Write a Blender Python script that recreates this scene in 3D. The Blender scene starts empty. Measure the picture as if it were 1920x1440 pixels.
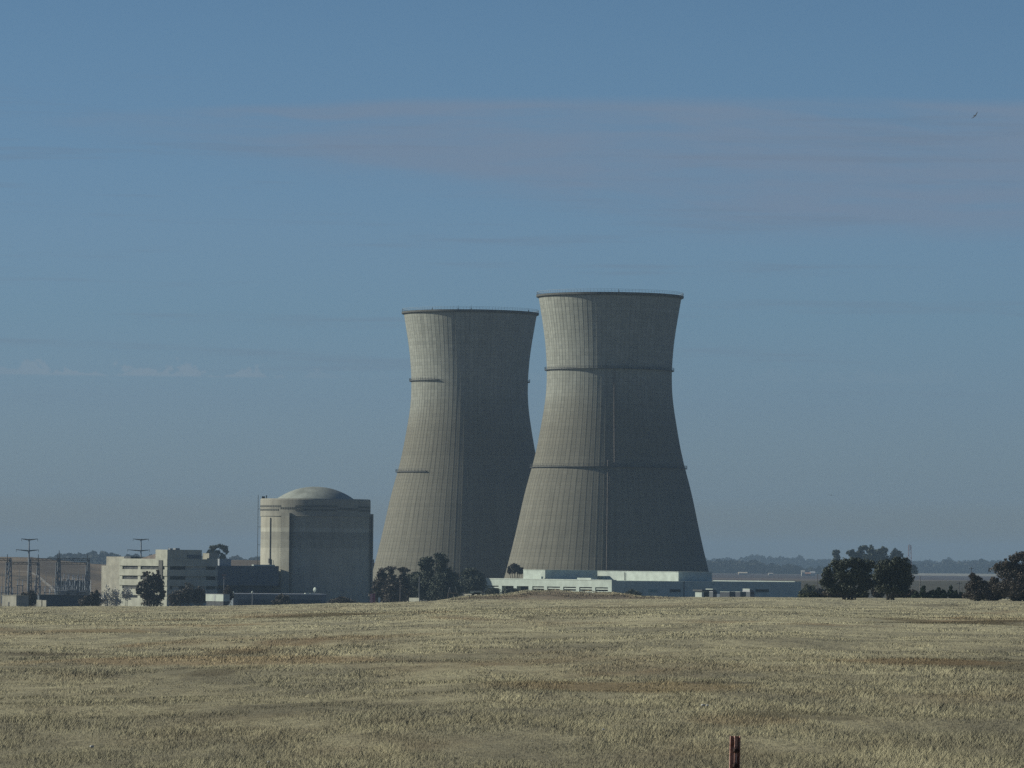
import bpy, bmesh, math, random
import numpy as np
from mathutils import Vector, Matrix
sc = bpy.context.scene
C = sc.collection
rad = math.radians
PI = math.pi
# ------------------------------------------------------------------ camera
F = 9300.0                      # focal length in photo pixels (1920 wide)
PITCH, ROLL = math.atan((1050.2-720)/F), 0.0096
R0 = Vector((1, 0, 0)); FW = Vector((0, math.cos(PITCH), math.sin(PITCH))); U0 = Vector((0, -math.sin(PITCH), math.cos(PITCH)))
RT = R0*math.cos(ROLL)+U0*math.sin(ROLL); UP = U0*math.cos(ROLL)-R0*math.sin(ROLL)
cd = bpy.data.cameras.new('camera'); cam = bpy.data.objects.new('camera', cd); C.objects.link(cam)
cd.sensor_width = 36; cd.lens = 36*F/1920; cd.clip_start = 0.5; cd.clip_end = 60000
m = Matrix((RT, UP, -FW)).transposed().to_4x4(); cam.matrix_world = m
sc.camera = cam
# ------------------------------------------------------------------ sun, sky, exposure
SUN_EL, SUN_AZ = rad(25), math.atan2(-0.988, 0.15)          # azimuth from +Y towards +X
sd = Vector((math.sin(SUN_AZ)*math.cos(SUN_EL), math.cos(SUN_AZ)*math.cos(SUN_EL), math.sin(SUN_EL)))
sl = bpy.data.lights.new('sun', 'SUN'); sl.energy = 5.0; sl.angle = rad(0.5); sl.color = (0.97, 0.95, 0.82)
so = bpy.data.objects.new('sun', sl); C.objects.link(so); so.rotation_euler = sd.to_track_quat('Z', 'Y').to_euler()
sc.view_settings.view_transform = 'Standard'; sc.view_settings.look = 'None'
sc.view_settings.exposure = 0.0; sc.view_settings.gamma = 1.0
sc.cycles.use_denoising = False
sc.cycles.volume_bounces = 1; sc.cycles.max_bounces = 6
w = bpy.data.worlds.new('World'); sc.world = w; w.use_nodes = True


class NT:
    """tiny node-tree writer"""
    def __init__(s, tree): s.t = tree
    def n(s, typ, **kw):
        nd = s.t.nodes.new(typ)
        for k, v in kw.items():
            if k.startswith('i_'):
                key = k[2:]; key = int(key) if key.isdigit() else key.replace('_', ' ')
                s.put(nd.inputs[key], v)
            else: setattr(nd, k, v)
        return nd
    def put(s, sock, v):
        if isinstance(v, bpy.types.NodeSocket): s.t.links.new(v, sock)
        elif isinstance(v, bpy.types.Node): s.t.links.new(v.outputs[0], sock)
        else: sock.default_value = v
    def m(s, op, a, b=None, c=None, clamp=False):
        nd = s.t.nodes.new('ShaderNodeMath'); nd.operation = op; nd.use_clamp = clamp
        for k, v in enumerate((a, b, c)):
            if v is not None: s.put(nd.inputs[k], v)
        return nd.outputs[0]
    def mix(s, fac, a, b, blend='MIX'):
        nd = s.t.nodes.new('ShaderNodeMix'); nd.data_type = 'RGBA'; nd.blend_type = blend; nd.clamp_factor = True
        s.put(nd.inputs[0], fac)
        for sock, v in ((nd.inputs[6], a), (nd.inputs[7], b)):
            s.put(sock, tuple(v)+(1,) if isinstance(v, (tuple, list)) and len(v) == 3 else v)
        return nd.outputs[2]
    def sep(s, v):
        nd = s.t.nodes.new('ShaderNodeSeparateXYZ'); s.put(nd.inputs[0], v); return nd.outputs
    def comb(s, x, y, z):
        nd = s.t.nodes.new('ShaderNodeCombineXYZ')
        for k, v in enumerate((x, y, z)): s.put(nd.inputs[k], v)
        return nd.outputs[0]
    def noise(s, vec, scale, detail=3, rough=0.55, dist=0.0):
        nd = s.t.nodes.new('ShaderNodeTexNoise'); s.put(nd.inputs['Vector'], vec)
        nd.inputs['Scale'].default_value = scale; nd.inputs['Detail'].default_value = detail
        nd.inputs['Roughness'].default_value = rough; nd.inputs['Distortion'].default_value = dist
        return nd.outputs[0]
    def ramp(s, v, lo, hi, a=0.0, b=1.0, smooth=True):
        nd = s.t.nodes.new('ShaderNodeMapRange'); nd.clamp = True
        if smooth: nd.interpolation_type = 'SMOOTHSTEP'
        s.put(nd.inputs[0], v)
        for k, x in zip((1, 2, 3, 4), (lo, hi, a, b)): nd.inputs[k].default_value = x
        return nd.outputs[0]


g = NT(w.node_tree)
bg = w.node_tree.nodes['Background']
sky = g.n('ShaderNodeTexSky', sky_type='NISHITA', sun_disc=False, sun_elevation=SUN_EL, sun_rotation=SUN_AZ,
          altitude=50, air_density=1.0, dust_density=0.6, ozone_density=1.6)
tc = g.n('ShaderNodeTexCoord')
dx, dy, dz = g.sep(tc.outputs['Generated'])
el = dz
az = g.m('DIVIDE', dx, g.m('MAXIMUM', g.m('ABSOLUTE', dy), 0.05))
# thin winter stratus, streaked along the horizon
warp = g.noise(g.comb(g.m('MULTIPLY', az, 9), g.m('MULTIPLY', el, 30), 3.1), 1.0, 3)
cv = g.comb(g.m('MULTIPLY', az, 11), g.m('ADD', g.m('MULTIPLY', el, 95), g.m('MULTIPLY', warp, 1.6)), 0.7)
n1 = g.noise(cv, 1.0, 7, 0.58, 0.3)
wob = g.m('MULTIPLY', g.m('SUBTRACT', n1, 0.5), 0.010)
U_ = g.m('ADD', 0.0925, g.m('MINIMUM', 0.0, g.m('MULTIPLY', g.m('ADD', az, 0.03), 0.085)))
L_ = g.m('MAXIMUM', 0.0665, g.m('SUBTRACT', 0.0725, g.m('MULTIPLY', az, 0.15)))
up_edge = g.ramp(g.m('ADD', g.m('SUBTRACT', el, U_), g.m('MULTIPLY', wob, 0.35)), -0.0016, 0.0016, 1, 0)
lo_edge = g.ramp(g.m('ADD', g.m('SUBTRACT', el, L_), wob), -0.004, 0.006, 0, 1)
side = g.ramp(g.m('ADD', az, g.m('MULTIPLY', n1, 0.06)), -0.09, 0.06, 0.80, 1.0)
band = g.m('MULTIPLY', g.m('MULTIPLY', up_edge, lo_edge), side)
fib = g.noise(g.comb(g.m('MULTIPLY', az, 24), g.m('ADD', g.m('MULTIPLY', el, 260), g.m('MULTIPLY', warp, 2.5)), 2.2), 1.0, 6, 0.6)
body = g.m('MULTIPLY', g.m('MULTIPLY', g.ramp(n1, 0.22, 0.52), g.ramp(fib, 0.30, 0.62, 0.55, 1.0)), band)
n2 = g.noise(g.comb(g.m('MULTIPLY', az, 16), g.m('MULTIPLY', el, 330), 5.5), 1.0, 5, 0.6)
st = g.m('MULTIPLY', g.ramp(n2, 0.52, 0.72), g.m('MULTIPLY', g.ramp(el, 0.02, 0.05), g.ramp(el, 0.090, 0.100, 1, 0)))
n3 = g.noise(g.comb(g.m('MULTIPLY', az, 150), g.m('MULTIPLY', el, 170), 8.2), 1.0, 5, 0.6)
ph = g.m('MULTIPLY', g.ramp(n3, 0.38, 0.72), 0.0042)
puff = g.m('MULTIPLY', g.ramp(el, 0.0360, 0.0366), g.ramp(g.m('SUBTRACT', ph, g.m('SUBTRACT', el, 0.0363)), 0.0, 0.0011))
puff = g.m('MULTIPLY', puff, g.ramp(g.m('ABSOLUTE', g.m('ADD', az, 0.075)), 0.015, 0.045, 1, 0.12))
# the sky itself: pull the low sky of the model down to the clear steel blue of the photograph
GRADE = [(0.0, 0.841, 0.83, 0.646), (0.013, 0.741, 1.09, 1.88), (0.032, 0.681, 1.016, 1.777), (0.049, 0.661, 1.014, 1.685), (0.065, 0.697, 1.02, 1.633), (0.102, 0.661, 0.982, 1.464), (0.1126, 0.65, 0.961, 1.41)]
cr = g.n('ShaderNodeValToRGB'); g.put(cr.inputs[0], g.m('DIVIDE', el, 0.12, clamp=True))
while len(cr.color_ramp.elements) < len(GRADE): cr.color_ramp.elements.new(0.5)
for e_, q in zip(cr.color_ramp.elements, GRADE): e_.position = q[0]/0.12
for e_, q in zip(cr.color_ramp.elements, GRADE): e_.color = (q[1], q[2], q[3], 1)
grade = cr.outputs[0]
base = g.mix(1.0, sky.outputs[0], grade, 'MULTIPLY')
far = g.ramp(el, 0.10, 0.35)
base = g.mix(far, base, g.mix(1.0, sky.outputs[0], (0.34, 0.56, 0.90), 'MULTIPLY'))
cl1 = g.mix(g.m('MULTIPLY', body, 0.92), base, (3.35, 4.75, 6.75))
cl2 = g.mix(g.m('MULTIPLY', st, 0.30), cl1, (2.9, 3.8, 5.2))
cl3 = g.mix(g.m('MULTIPLY', puff, 0.5), cl2, (4.7, 6.0, 7.3))
g.put(bg.inputs[0], cl3); bg.inputs[1].default_value = 0.05


# ------------------------------------------------------------------ pixel <-> world
def ray(px, py, Y):
    d = FW+RT*((px-960)/F)+UP*((720-py)/F)
    return d*(Y/d.y)
def hor(px): return 1050.2+0.0096*(px-960)
def proj(x, y, z):
    v = Vector((x, y, z)); k = v.dot(FW)
    return v.dot(RT)/k*F+960, 720-v.dot(UP)/k*F
def X(px, Y, py=1090): return ray(px, py, Y).x
def Z(px, py, Y): return ray(px, py, Y).z
GZ = -19.0


def lerp_tab(tab, x): return np.interp(x, [a for a, b in tab], [b for a, b in tab])
T1 = [(-500, 1141), (0, 1139), (300, 1139), (480, 1136), (700, 1132), (860, 1127), (1000, 1127), (1150, 1125.5), (1300, 1124), (1500, 1124.5), (1600, 1128), (1920, 1130.5), (2500, 1131)]
T2 = [(-500, 1150), (600, 1150), (740, 1138), (800, 1129), (850, 1122), (885, 1117.5), (945, 1115.5), (975, 1112.5), (992, 1109), (1010, 1107.5), (1045, 1107), (1062, 1109.5), (1076, 1111.5), (1112, 1112.5), (1138, 1114.5), (1162, 1115), (1182, 1116), (1200, 1118.5), (1260, 1120), (1400, 1119.5), (1480, 1120), (1540, 1121), (1700, 1121.5), (1920, 1123), (2500, 1124)]
TH = [(-900, 1045), (0, 1046), (70, 1047.5), (110, 1053), (190, 1061), (260, 1062), (380, 1057), (433, 1050.5), (560, 1052), (700, 1054), (800, 1066), (950, 1090), (3000, 1090)]
def vnoise(x, y, s=0):
    """smooth value noise, numpy"""
    xi = np.floor(x).astype(np.int64); yi = np.floor(y).astype(np.int64); fx = x-xi; fy = y-yi
    fx = fx*fx*(3-2*fx); fy = fy*fy*(3-2*fy)
    def h(a, b):
        k = (a*374761393+b*668265263+s*974711) & 0x7fffffff
        k = ((k ^ (k >> 13))*1274126177) & 0x7fffffff
        return ((k ^ (k >> 16)) & 0xffff)/65535.0
    return (h(xi, yi)*(1-fx)+h(xi+1, yi)*fx)*(1-fy)+(h(xi, yi+1)*(1-fx)+h(xi+1, yi+1)*fx)*fy
def sstep(a, b, x):
    t = np.clip((x-a)/(b-a), 0, 1); return t*t*(3-2*t)
def zf(Xa, Ya):
    Xa = np.asarray(Xa, float); Ya = np.asarray(Ya, float)
    Yc = np.maximum(Ya, 20.0)
    px = np.clip(960+F*Xa/Yc, -2500, 4500)
    h = hor(px)
    z1 = -(lerp_tab(T1, px)-h)/F*650
    zm = -(lerp_tab(T1, px)+1.2-h)/F*780
    z2 = -(lerp_tab(T2, px)-h)/F*1000
    Yp = np.maximum(Ya, 0)
    za = -1.7+(z1+1.7)*np.minimum(Yp, 650)/650
    z = np.where(Yp < 650, za, z1+(zm-z1)*sstep(650, 780, Yp))
    z = np.where(Yp > 780, zm+(z2-zm)*sstep(780, 1000, Yp), z)
    z = np.where(Yp > 1000, z2+(GZ-z2)*sstep(1000, 1300, Yp), z)
    zh = -(lerp_tab(TH, px)-h)/F*3200
    zh = np.maximum(zh, GZ)
    bump = sstep(2450, 3200, Yp)*(1-sstep(3300, 4600, Yp))
    z = np.where(Yp > 1300, GZ+(zh-GZ)*bump, z)
    # gentle relief of the field
    fieldw = sstep(25, 60, Yp)*(1-sstep(1100, 1300, Yp))
    rel = (vnoise(Xa/9, Ya/14, 1)-0.5)*0.16+(vnoise(Xa/3.1, Ya/4.3, 2)-0.5)*0.09+(vnoise(Xa/31, Ya/60, 3)-0.5)*0.5*sstep(100, 400, Yp)*(1-sstep(560, 640, Yp))
    z = z+rel*fieldw
    z = z+((vnoise(Xa/7, Ya/16, 6)-0.5)*0.7+(vnoise(Xa/2.3, Ya/6, 7)-0.5)*0.5)*sstep(800, 880, Yp)*(1-sstep(1010, 1100, Yp))*(np.abs(px-1060) < 180)*sstep(0, 60, 180-np.abs(px-1060))
    z = z+sstep(2500, 3000, Yp)*(vnoise(Xa/150, Ya/240, 4)-0.5)*2.2*np.where(px < 900, 1, 0.25)*(1-sstep(3900, 4500, Yp))
    return z
def gz(x, y): return float(zf(np.array([x]), np.array([y]))[0])


# ------------------------------------------------------------------ materials
MATS = {}
def mat(name, col, var=0.12, scale=0.5, rough=0.85, bump=0.0, metal=0.0, col2=None, spec=0.3, coord='Object', stretch=(1, 1, 1), streak=0.0):
    if name in MATS: return MATS[name]
    mt = bpy.data.materials.new(name); mt.use_nodes = True; g = NT(mt.node_tree)
    b = mt.node_tree.nodes['Principled BSDF']
    tcn = g.n('ShaderNodeTexCoord'); mp = g.n('ShaderNodeMapping'); g.put(mp.inputs[0], tcn.outputs[coord]); mp.inputs['Scale'].default_value = stretch
    nz = g.noise(mp.outputs[0], scale, 5, 0.6)
    c2 = col2 or tuple(c*(1-3*var) for c in col)
    c1 = col if col2 else tuple(min(1, c*(1+var)) for c in col)
    cc = g.mix(g.ramp(nz, 0.3, 0.7), c1, c2)
    if streak:
        mp2 = g.n('ShaderNodeMapping'); g.put(mp2.inputs[0], tcn.outputs[coord]); mp2.inputs['Scale'].default_value = (1.2, 1.2, 0.06)
        n2 = g.noise(mp2.outputs[0], 1.0, 4, 0.6)
        cc = g.mix(g.m('MULTIPLY', g.ramp(n2, 0.45, 0.75), streak), cc, tuple(c*0.45 for c in col))
    g.put(b.inputs['Base Color'], cc)
    b.inputs['Roughness'].default_value = rough; b.inputs['Metallic'].default_value = metal; b.inputs['Specular IOR Level'].default_value = spec
    if bump:
        bp = g.n('ShaderNodeBump'); bp.inputs['Strength'].default_value = bump; g.put(bp.inputs['Height'], nz); g.put(b.inputs['Normal'], bp.outputs[0])
    MATS[name] = mt; return mt


def field_colour(g, P, x, y):
    """dry winter pasture: pale straw, rust-brown weeds, greyer strips, creases darkened in the colour; world metres"""
    v = g.comb(x, g.m('MULTIPLY', y, 0.26), 0.0)
    a = g.noise(v, 0.045, 5, 0.62, 0.6)
    b = g.noise(v, 0.22, 5, 0.65, 0.4)
    c = g.noise(v, 1.3, 4, 0.65)
    straw = g.mix(g.ramp(c, 0.3, 0.7), (0.425, 0.395, 0.260), (0.285, 0.258, 0.172))
    grey = (0.215, 0.200, 0.142)
    c1 = g.mix(g.ramp(b, 0.40, 0.66), straw, grey)
    rust = g.mix(c, (0.270, 0.185, 0.100), (0.22, 0.155, 0.090))
    nearw = g.m('MULTIPLY', g.ramp(y, 40, 90, 0.40, 0.8), g.ramp(y, 200, 520, 1, 0.35))
    c2 = g.mix(g.m('MULTIPLY', g.m('MULTIPLY', g.ramp(a, 0.50, 0.64), g.ramp(b, 0.34, 0.6)), nearw), c1, rust)
    d = g.noise(v, 0.11, 6, 0.7, 0.8)
    c3 = g.mix(g.m('MULTIPLY', g.ramp(d, 0.54, 0.68), 0.75), c2, (0.125, 0.110, 0.075))  # dark streaks put the shade of ground creases into the colour
    c3 = g.mix(1.0, c3, g.mix(g.ramp(y, 55, 260), (0.90, 0.88, 0.85), (1.14, 1.13, 1.10)), 'MULTIPLY')
    return c3, a, b
def ell(g, x, y, cx, cy, rx, ry, warp):
    u = g.m('DIVIDE', g.m('SUBTRACT', x, cx), rx); v = g.m('DIVIDE', g.m('SUBTRACT', y, cy), ry)
    r = g.m('SQRT', g.m('ADD', g.m('MULTIPLY', u, u), g.m('MULTIPLY', v, v)))
    return g.ramp(g.m('ADD', r, g.m('MULTIPLY', g.m('SUBTRACT', warp, 0.5), 1.8)), 0.6, 1.15, 1, 0)
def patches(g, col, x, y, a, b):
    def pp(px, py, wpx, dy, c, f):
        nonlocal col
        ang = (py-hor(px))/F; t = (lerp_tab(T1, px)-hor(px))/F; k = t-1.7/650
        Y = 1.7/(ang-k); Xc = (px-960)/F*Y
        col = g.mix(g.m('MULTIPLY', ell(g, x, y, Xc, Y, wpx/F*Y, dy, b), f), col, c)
    pp(1800, 1168, 190, 16, (0.085, 0.066, 0.036), 0.85)  # dark dip: its shade is painted into the colour, with the next patch
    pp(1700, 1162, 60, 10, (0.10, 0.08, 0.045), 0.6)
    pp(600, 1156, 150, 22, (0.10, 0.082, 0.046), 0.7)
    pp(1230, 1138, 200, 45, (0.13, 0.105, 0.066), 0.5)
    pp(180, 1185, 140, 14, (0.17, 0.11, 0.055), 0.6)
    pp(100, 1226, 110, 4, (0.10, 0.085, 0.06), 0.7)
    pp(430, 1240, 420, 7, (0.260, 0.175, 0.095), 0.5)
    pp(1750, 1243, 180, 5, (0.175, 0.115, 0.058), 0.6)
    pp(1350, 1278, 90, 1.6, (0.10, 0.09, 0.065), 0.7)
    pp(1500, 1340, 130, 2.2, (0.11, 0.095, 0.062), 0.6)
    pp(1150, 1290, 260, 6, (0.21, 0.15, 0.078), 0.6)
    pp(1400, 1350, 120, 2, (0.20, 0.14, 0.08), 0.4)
    # bare earth bank in front of the white hall
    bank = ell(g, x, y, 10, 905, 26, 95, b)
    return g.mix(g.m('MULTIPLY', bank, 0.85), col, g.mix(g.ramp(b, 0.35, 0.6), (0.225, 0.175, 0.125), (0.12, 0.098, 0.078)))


mt = bpy.data.materials.new('ground_material'); mt.use_nodes = True; g = NT(mt.node_tree); MG = mt
geo = g.n('ShaderNodeNewGeometry'); x, y, z = g.sep(geo.outputs['Position'])
fc, a, b = field_colour(g, geo.outputs['Position'], x, y)
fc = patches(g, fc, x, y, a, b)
fc = g.mix(1.0, fc, (1.05, 1.04, 1.02), 'MULTIPLY')
yard = g.mix(g.noise(geo.outputs['Position'], 0.05, 4), (0.14, 0.12, 0.085), (0.20, 0.17, 0.11))
cc = g.mix(g.ramp(y, 1080, 1250), fc, yard)
# far plain: ploughed brown, straw and olive strips of farmland
wv = g.comb(g.m('MULTIPLY', x, 0.0012), g.m('MULTIPLY', y, 0.0010), 0)
fn = g.noise(wv, 3.0, 3, 0.5)
yw = g.m('ADD', y, g.m('MULTIPLY', g.m('SUBTRACT', fn, 0.5), 500))
far1 = g.mix(g.noise(geo.outputs['Position'], 0.02, 4), (0.060, 0.056, 0.040), (0.10, 0.088, 0.06))
far1 = g.mix(g.ramp(yw, 3150, 3350), far1, (0.175, 0.160, 0.105))
far1 = g.mix(g.ramp(yw, 4450, 4600), far1, (0.075, 0.055, 0.046))
far1 = g.mix(g.m('MULTIPLY', g.ramp(yw, 5400, 5500), g.ramp(yw, 5900, 6000, 1, 0)), far1, (0.13, 0.095, 0.07))
far1 = g.mix(g.ramp(yw, 8000, 8300), far1, (0.30, 0.27, 0.20))
far1 = g.mix(g.ramp(yw, 10500, 11000), far1, (0.10, 0.11, 0.09))
hilln = g.noise(g.comb(g.m('MULTIPLY', x, 0.011), g.m('MULTIPLY', y, 0.004), 0), 1.0, 5, 0.65, 0.8)
hill = g.mix(g.ramp(hilln, 0.36, 0.62), (0.235, 0.180, 0.120), (0.120, 0.095, 0.070))
hill = g.mix(g.ramp(g.noise(g.comb(g.m('MULTIPLY', x, 0.02), g.m('MULTIPLY', y, 0.012), 4), 1.0, 4), 0.60, 0.70), hill, (0.06, 0.055, 0.04))
isl = g.m('MULTIPLY', g.ramp(g.m('DIVIDE', x, y), -0.03, 0.01, 1, 0), g.ramp(y, 2350, 2500))
cc = g.mix(g.ramp(y, 2300, 2600), cc, far1)
cc = g.mix(isl, cc, hill)
bs = mt.node_tree.nodes['Principled BSDF']; g.put(bs.inputs['Base Color'], cc); bs.inputs['Roughness'].default_value = 0.95; bs.inputs['Specular IOR Level'].default_value = 0.1
bp = g.n('ShaderNodeBump'); bp.inputs['Strength'].default_value = 0.5; bp.inputs['Distance'].default_value = 0.15
g.put(bp.inputs['Height'], g.noise(geo.outputs['Position'], 2.5, 5, 0.7)); g.put(bs.inputs['Normal'], bp.outputs[0])

mt = bpy.data.materials.new('grass_material'); mt.use_nodes = True; g = NT(mt.node_tree); MGR = mt
geo = g.n('ShaderNodeNewGeometry'); x, y, z = g.sep(geo.outputs['Position'])
fc, a, b = field_colour(g, geo.outputs['Position'], x, y)
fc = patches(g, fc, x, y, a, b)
at = g.n('ShaderNodeAttribute', attribute_name='rnd')
fc = g.mix(1.0, fc, g.mix(at.outputs['Fac'], (1.05, 1.04, 1.00), (1.72, 1.71, 1.64)), 'MULTIPLY')
nv = g.n('ShaderNodeVectorMath', operation='ADD'); g.put(nv.inputs[0], geo.outputs['Normal']); nv.inputs[1].default_value = (-1.1, -0.9, 2.4)
nn = g.n('ShaderNodeVectorMath', operation='NORMALIZE'); g.put(nn.inputs[0], nv)
bs = mt.node_tree.nodes['Principled BSDF']; g.put(bs.inputs['Base Color'], fc); g.put(bs.inputs['Normal'], nn); bs.inputs['Roughness'].default_value = 0.8; bs.inputs['Specular IOR Level'].default_value = 0.15


def leafmat(name, c1, c2):
    if name in MATS: return MATS[name]
    mt = bpy.data.materials.new(name); mt.use_nodes = True; g = NT(mt.node_tree)
    at = g.n('ShaderNodeAttribute', attribute_name='rnd')
    bs = mt.node_tree.nodes['Principled BSDF']
    g.put(bs.inputs['Base Color'], g.mix(at.outputs['Fac'], c1, c2)); bs.inputs['Roughness'].default_value = 0.7; bs.inputs['Specular IOR Level'].default_value = 0.2
    MATS[name] = mt; return mt
L_DARK = leafmat('dark_foliage', (0.034, 0.042, 0.032), (0.125, 0.138, 0.098))
L_EUC = leafmat('eucalyptus_foliage', (0.035, 0.045, 0.030), (0.085, 0.090, 0.055))
L_BROWN = leafmat('winter_brown_foliage', (0.040, 0.035, 0.030), (0.140, 0.118, 0.094))
L_BARE = leafmat('bare_twigs', (0.32, 0.31, 0.28), (0.70, 0.68, 0.62))
L_WOOD = leafmat('far_wood_foliage', (0.008, 0.011, 0.009), (0.030, 0.034, 0.022))
L_OLIVE = leafmat('olive_foliage', (0.030, 0.038, 0.018), (0.080, 0.085, 0.040))
M_BARK = mat('bark', (0.10, 0.085, 0.07), 0.2, 2.0)


def concrete_tower_mat(name, seed):
    mt = bpy.data.materials.new(name); mt.use_nodes = True; g = NT(mt.node_tree)
    tcn = g.n('ShaderNodeTexCoord'); O = tcn.outputs['Object']; x, y, z = g.sep(O)
    th = g.m('ARCTAN2', y, x)
    pa = g.m('FLOOR', g.m('MULTIPLY', th, NR/(2*PI))); pz = g.m('FLOOR', g.m('DIVIDE', z, 1.52))
    wn = g.n('ShaderNodeTexWhiteNoise', noise_dimensions='3D'); g.put(wn.inputs['Vector'], g.comb(pa, pz, seed))
    wn2 = g.n('ShaderNodeTexWhiteNoise', noise_dimensions='3D'); g.put(wn2.inputs['Vector'], g.comb(pz, seed+9, 2.0))
    wn3 = g.n('ShaderNodeTexWhiteNoise', noise_dimensions='3D'); g.put(wn3.inputs['Vector'], g.comb(pa, seed+3, 5.0))
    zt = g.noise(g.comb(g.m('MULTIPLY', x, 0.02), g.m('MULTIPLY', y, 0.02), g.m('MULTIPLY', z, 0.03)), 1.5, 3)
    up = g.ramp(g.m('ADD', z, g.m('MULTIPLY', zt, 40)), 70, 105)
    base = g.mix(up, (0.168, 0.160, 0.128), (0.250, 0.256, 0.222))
    v = g.m('ADD', 0.90, g.m('ADD', g.m('MULTIPLY', wn.outputs[0], g.m('ADD', 0.10, g.m('MULTIPLY', up, 0.12))), g.m('ADD', g.m('MULTIPLY', wn2.outputs[0], 0.10), g.m('MULTIPLY', wn3.outputs[0], 0.09))))
    line = g.ramp(g.m('FRACT', g.m('DIVIDE', z, 1.52)), 0.0, 0.22, 0.80, 1.0, smooth=False)
    stv = g.comb(g.m('MULTIPLY', th, 30), g.m('MULTIPLY', z, 0.035), seed)
    stn = g.noise(stv, 1.0, 5, 0.65)
    streak = g.ramp(stn, 0.46, 0.70, 1.0, 0.76)
    pale = g.m('MULTIPLY', g.ramp(g.noise(stv, 2.6, 5, 0.7), 0.66, 0.76), 0.25)
    fr = g.m('FRACT', g.m('MULTIPLY', th, NR/(2*PI))); fr = g.m('MINIMUM', fr, g.m('SUBTRACT', 1.0, fr))
    vline = g.ramp(fr, 0.05, 0.13, 0.84, 1.0)
    v = g.m('MULTIPLY', g.m('MULTIPLY', g.m('MULTIPLY', v, line), streak), vline)
    col = g.mix(1.0, base, g.comb(v, v, v), 'MULTIPLY')
    col = g.mix(pale, col, (0.42, 0.42, 0.38))
    bs = mt.node_tree.nodes['Principled BSDF']; g.put(bs.inputs['Base Color'], col); bs.inputs['Roughness'].default_value = 0.92; bs.inputs['Specular IOR Level'].default_value = 0.15
    return mt


# ------------------------------------------------------------------ object helpers
def tag(o, label=None, cat=None, group=None, kind=None):
    for k, v in (('label', label), ('category', cat), ('group', group), ('kind', kind)):
        if v: o[k] = v
    return o
def empty(name, loc, rz=0.0, label=None, cat=None, group=None):
    o = bpy.data.objects.new(name, None); C.objects.link(o); o.location = loc; o.rotation_euler = (0, 0, rz); o.empty_display_size = 1
    return tag(o, label, cat, group)
class MB:
    def __init__(s): s.v = []; s.f = []
    def add(s, vs, fs):
        k = len(s.v); s.v += [tuple(p) for p in vs]; s.f += [tuple(i+k for i in f) for f in fs]; return s
    def box(s, x0, x1, y0, y1, z0, z1):
        if x1 < x0: x0, x1 = x1, x0
        if y1 < y0: y0, y1 = y1, y0
        vs = [(x, y, z) for z in (z0, z1) for y in (y0, y1) for x in (x0, x1)]
        return s.add(vs, [(0, 2, 3, 1), (4, 5, 7, 6), (0, 1, 5, 4), (2, 6, 7, 3), (0, 4, 6, 2), (1, 3, 7, 5)])
    def prism(s, base, top):
        n = len(base)
        fs = [tuple(range(n-1, -1, -1)), tuple(range(n, 2*n))]+[(i, (i+1) % n, n+(i+1) % n, n+i) for i in range(n)]
        return s.add(list(base)+list(top), fs)
    def tube(s, pts, rads, n=6, caps=True):
        pts = [Vector(p) for p in pts]
        if not isinstance(rads, (list, tuple)): rads = [rads]*len(pts)
        k = len(s.v); prev = None
        for i, p in enumerate(pts):
            d = (pts[min(i+1, len(pts)-1)]-pts[max(i-1, 0)]).normalized()
            ref = Vector((0, 0, 1)) if abs(d.z) < 0.9 else Vector((1, 0, 0))
            a = d.cross(ref).normalized() if prev is None else (prev-d*prev.dot(d)).normalized()
            prev = a; b = d.cross(a)
            s.v += [tuple(p+(a*math.cos(2*PI*j/n)+b*math.sin(2*PI*j/n))*rads[i]) for j in range(n)]
        for i in range(len(pts)-1):
            for j in range(n):
                s.f.append((k+i*n+j, k+i*n+(j+1) % n, k+(i+1)*n+(j+1) % n, k+(i+1)*n+j))
        if caps:
            s.f.append(tuple(k+j for j in range(n-1, -1, -1))); e = k+(len(pts)-1)*n; s.f.append(tuple(e+j for j in range(n)))
        return s
    def ring(s, prof, n=96, a0=0.0, a1=2*PI):
        """lathe a closed (r,z) profile about z"""
        full = abs(a1-a0-2*PI) < 1e-6; k = len(s.v); p = len(prof); m_ = n if full else n+1
        for i in range(m_):
            t = a0+(a1-a0)*i/n
            s.v += [(r*math.cos(t), r*math.sin(t), z) for r, z in prof]
        for i in range(n):
            i2 = (i+1) % m_
            for j in range(p):
                j2 = (j+1) % p
                s.f.append((k+i*p+j, k+i2*p+j, k+i2*p+j2, k+i*p+j2))
        if not full:
            s.f.append(tuple(k+j for j in range(p))); s.f.append(tuple(k+n*p+j for j in range(p-1, -1, -1)))
        return s
    def build(s, name, m, parent=None, smooth=False):
        me = bpy.data.meshes.new(name); me.from_pydata(s.v, [], s.f); me.update()
        if smooth: me.polygons.foreach_set('use_smooth', [True]*len(me.polygons))
        o = bpy.data.objects.new(name, me); C.objects.link(o); me.materials.append(m)
        if parent: o.parent = parent
        return o
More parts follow.
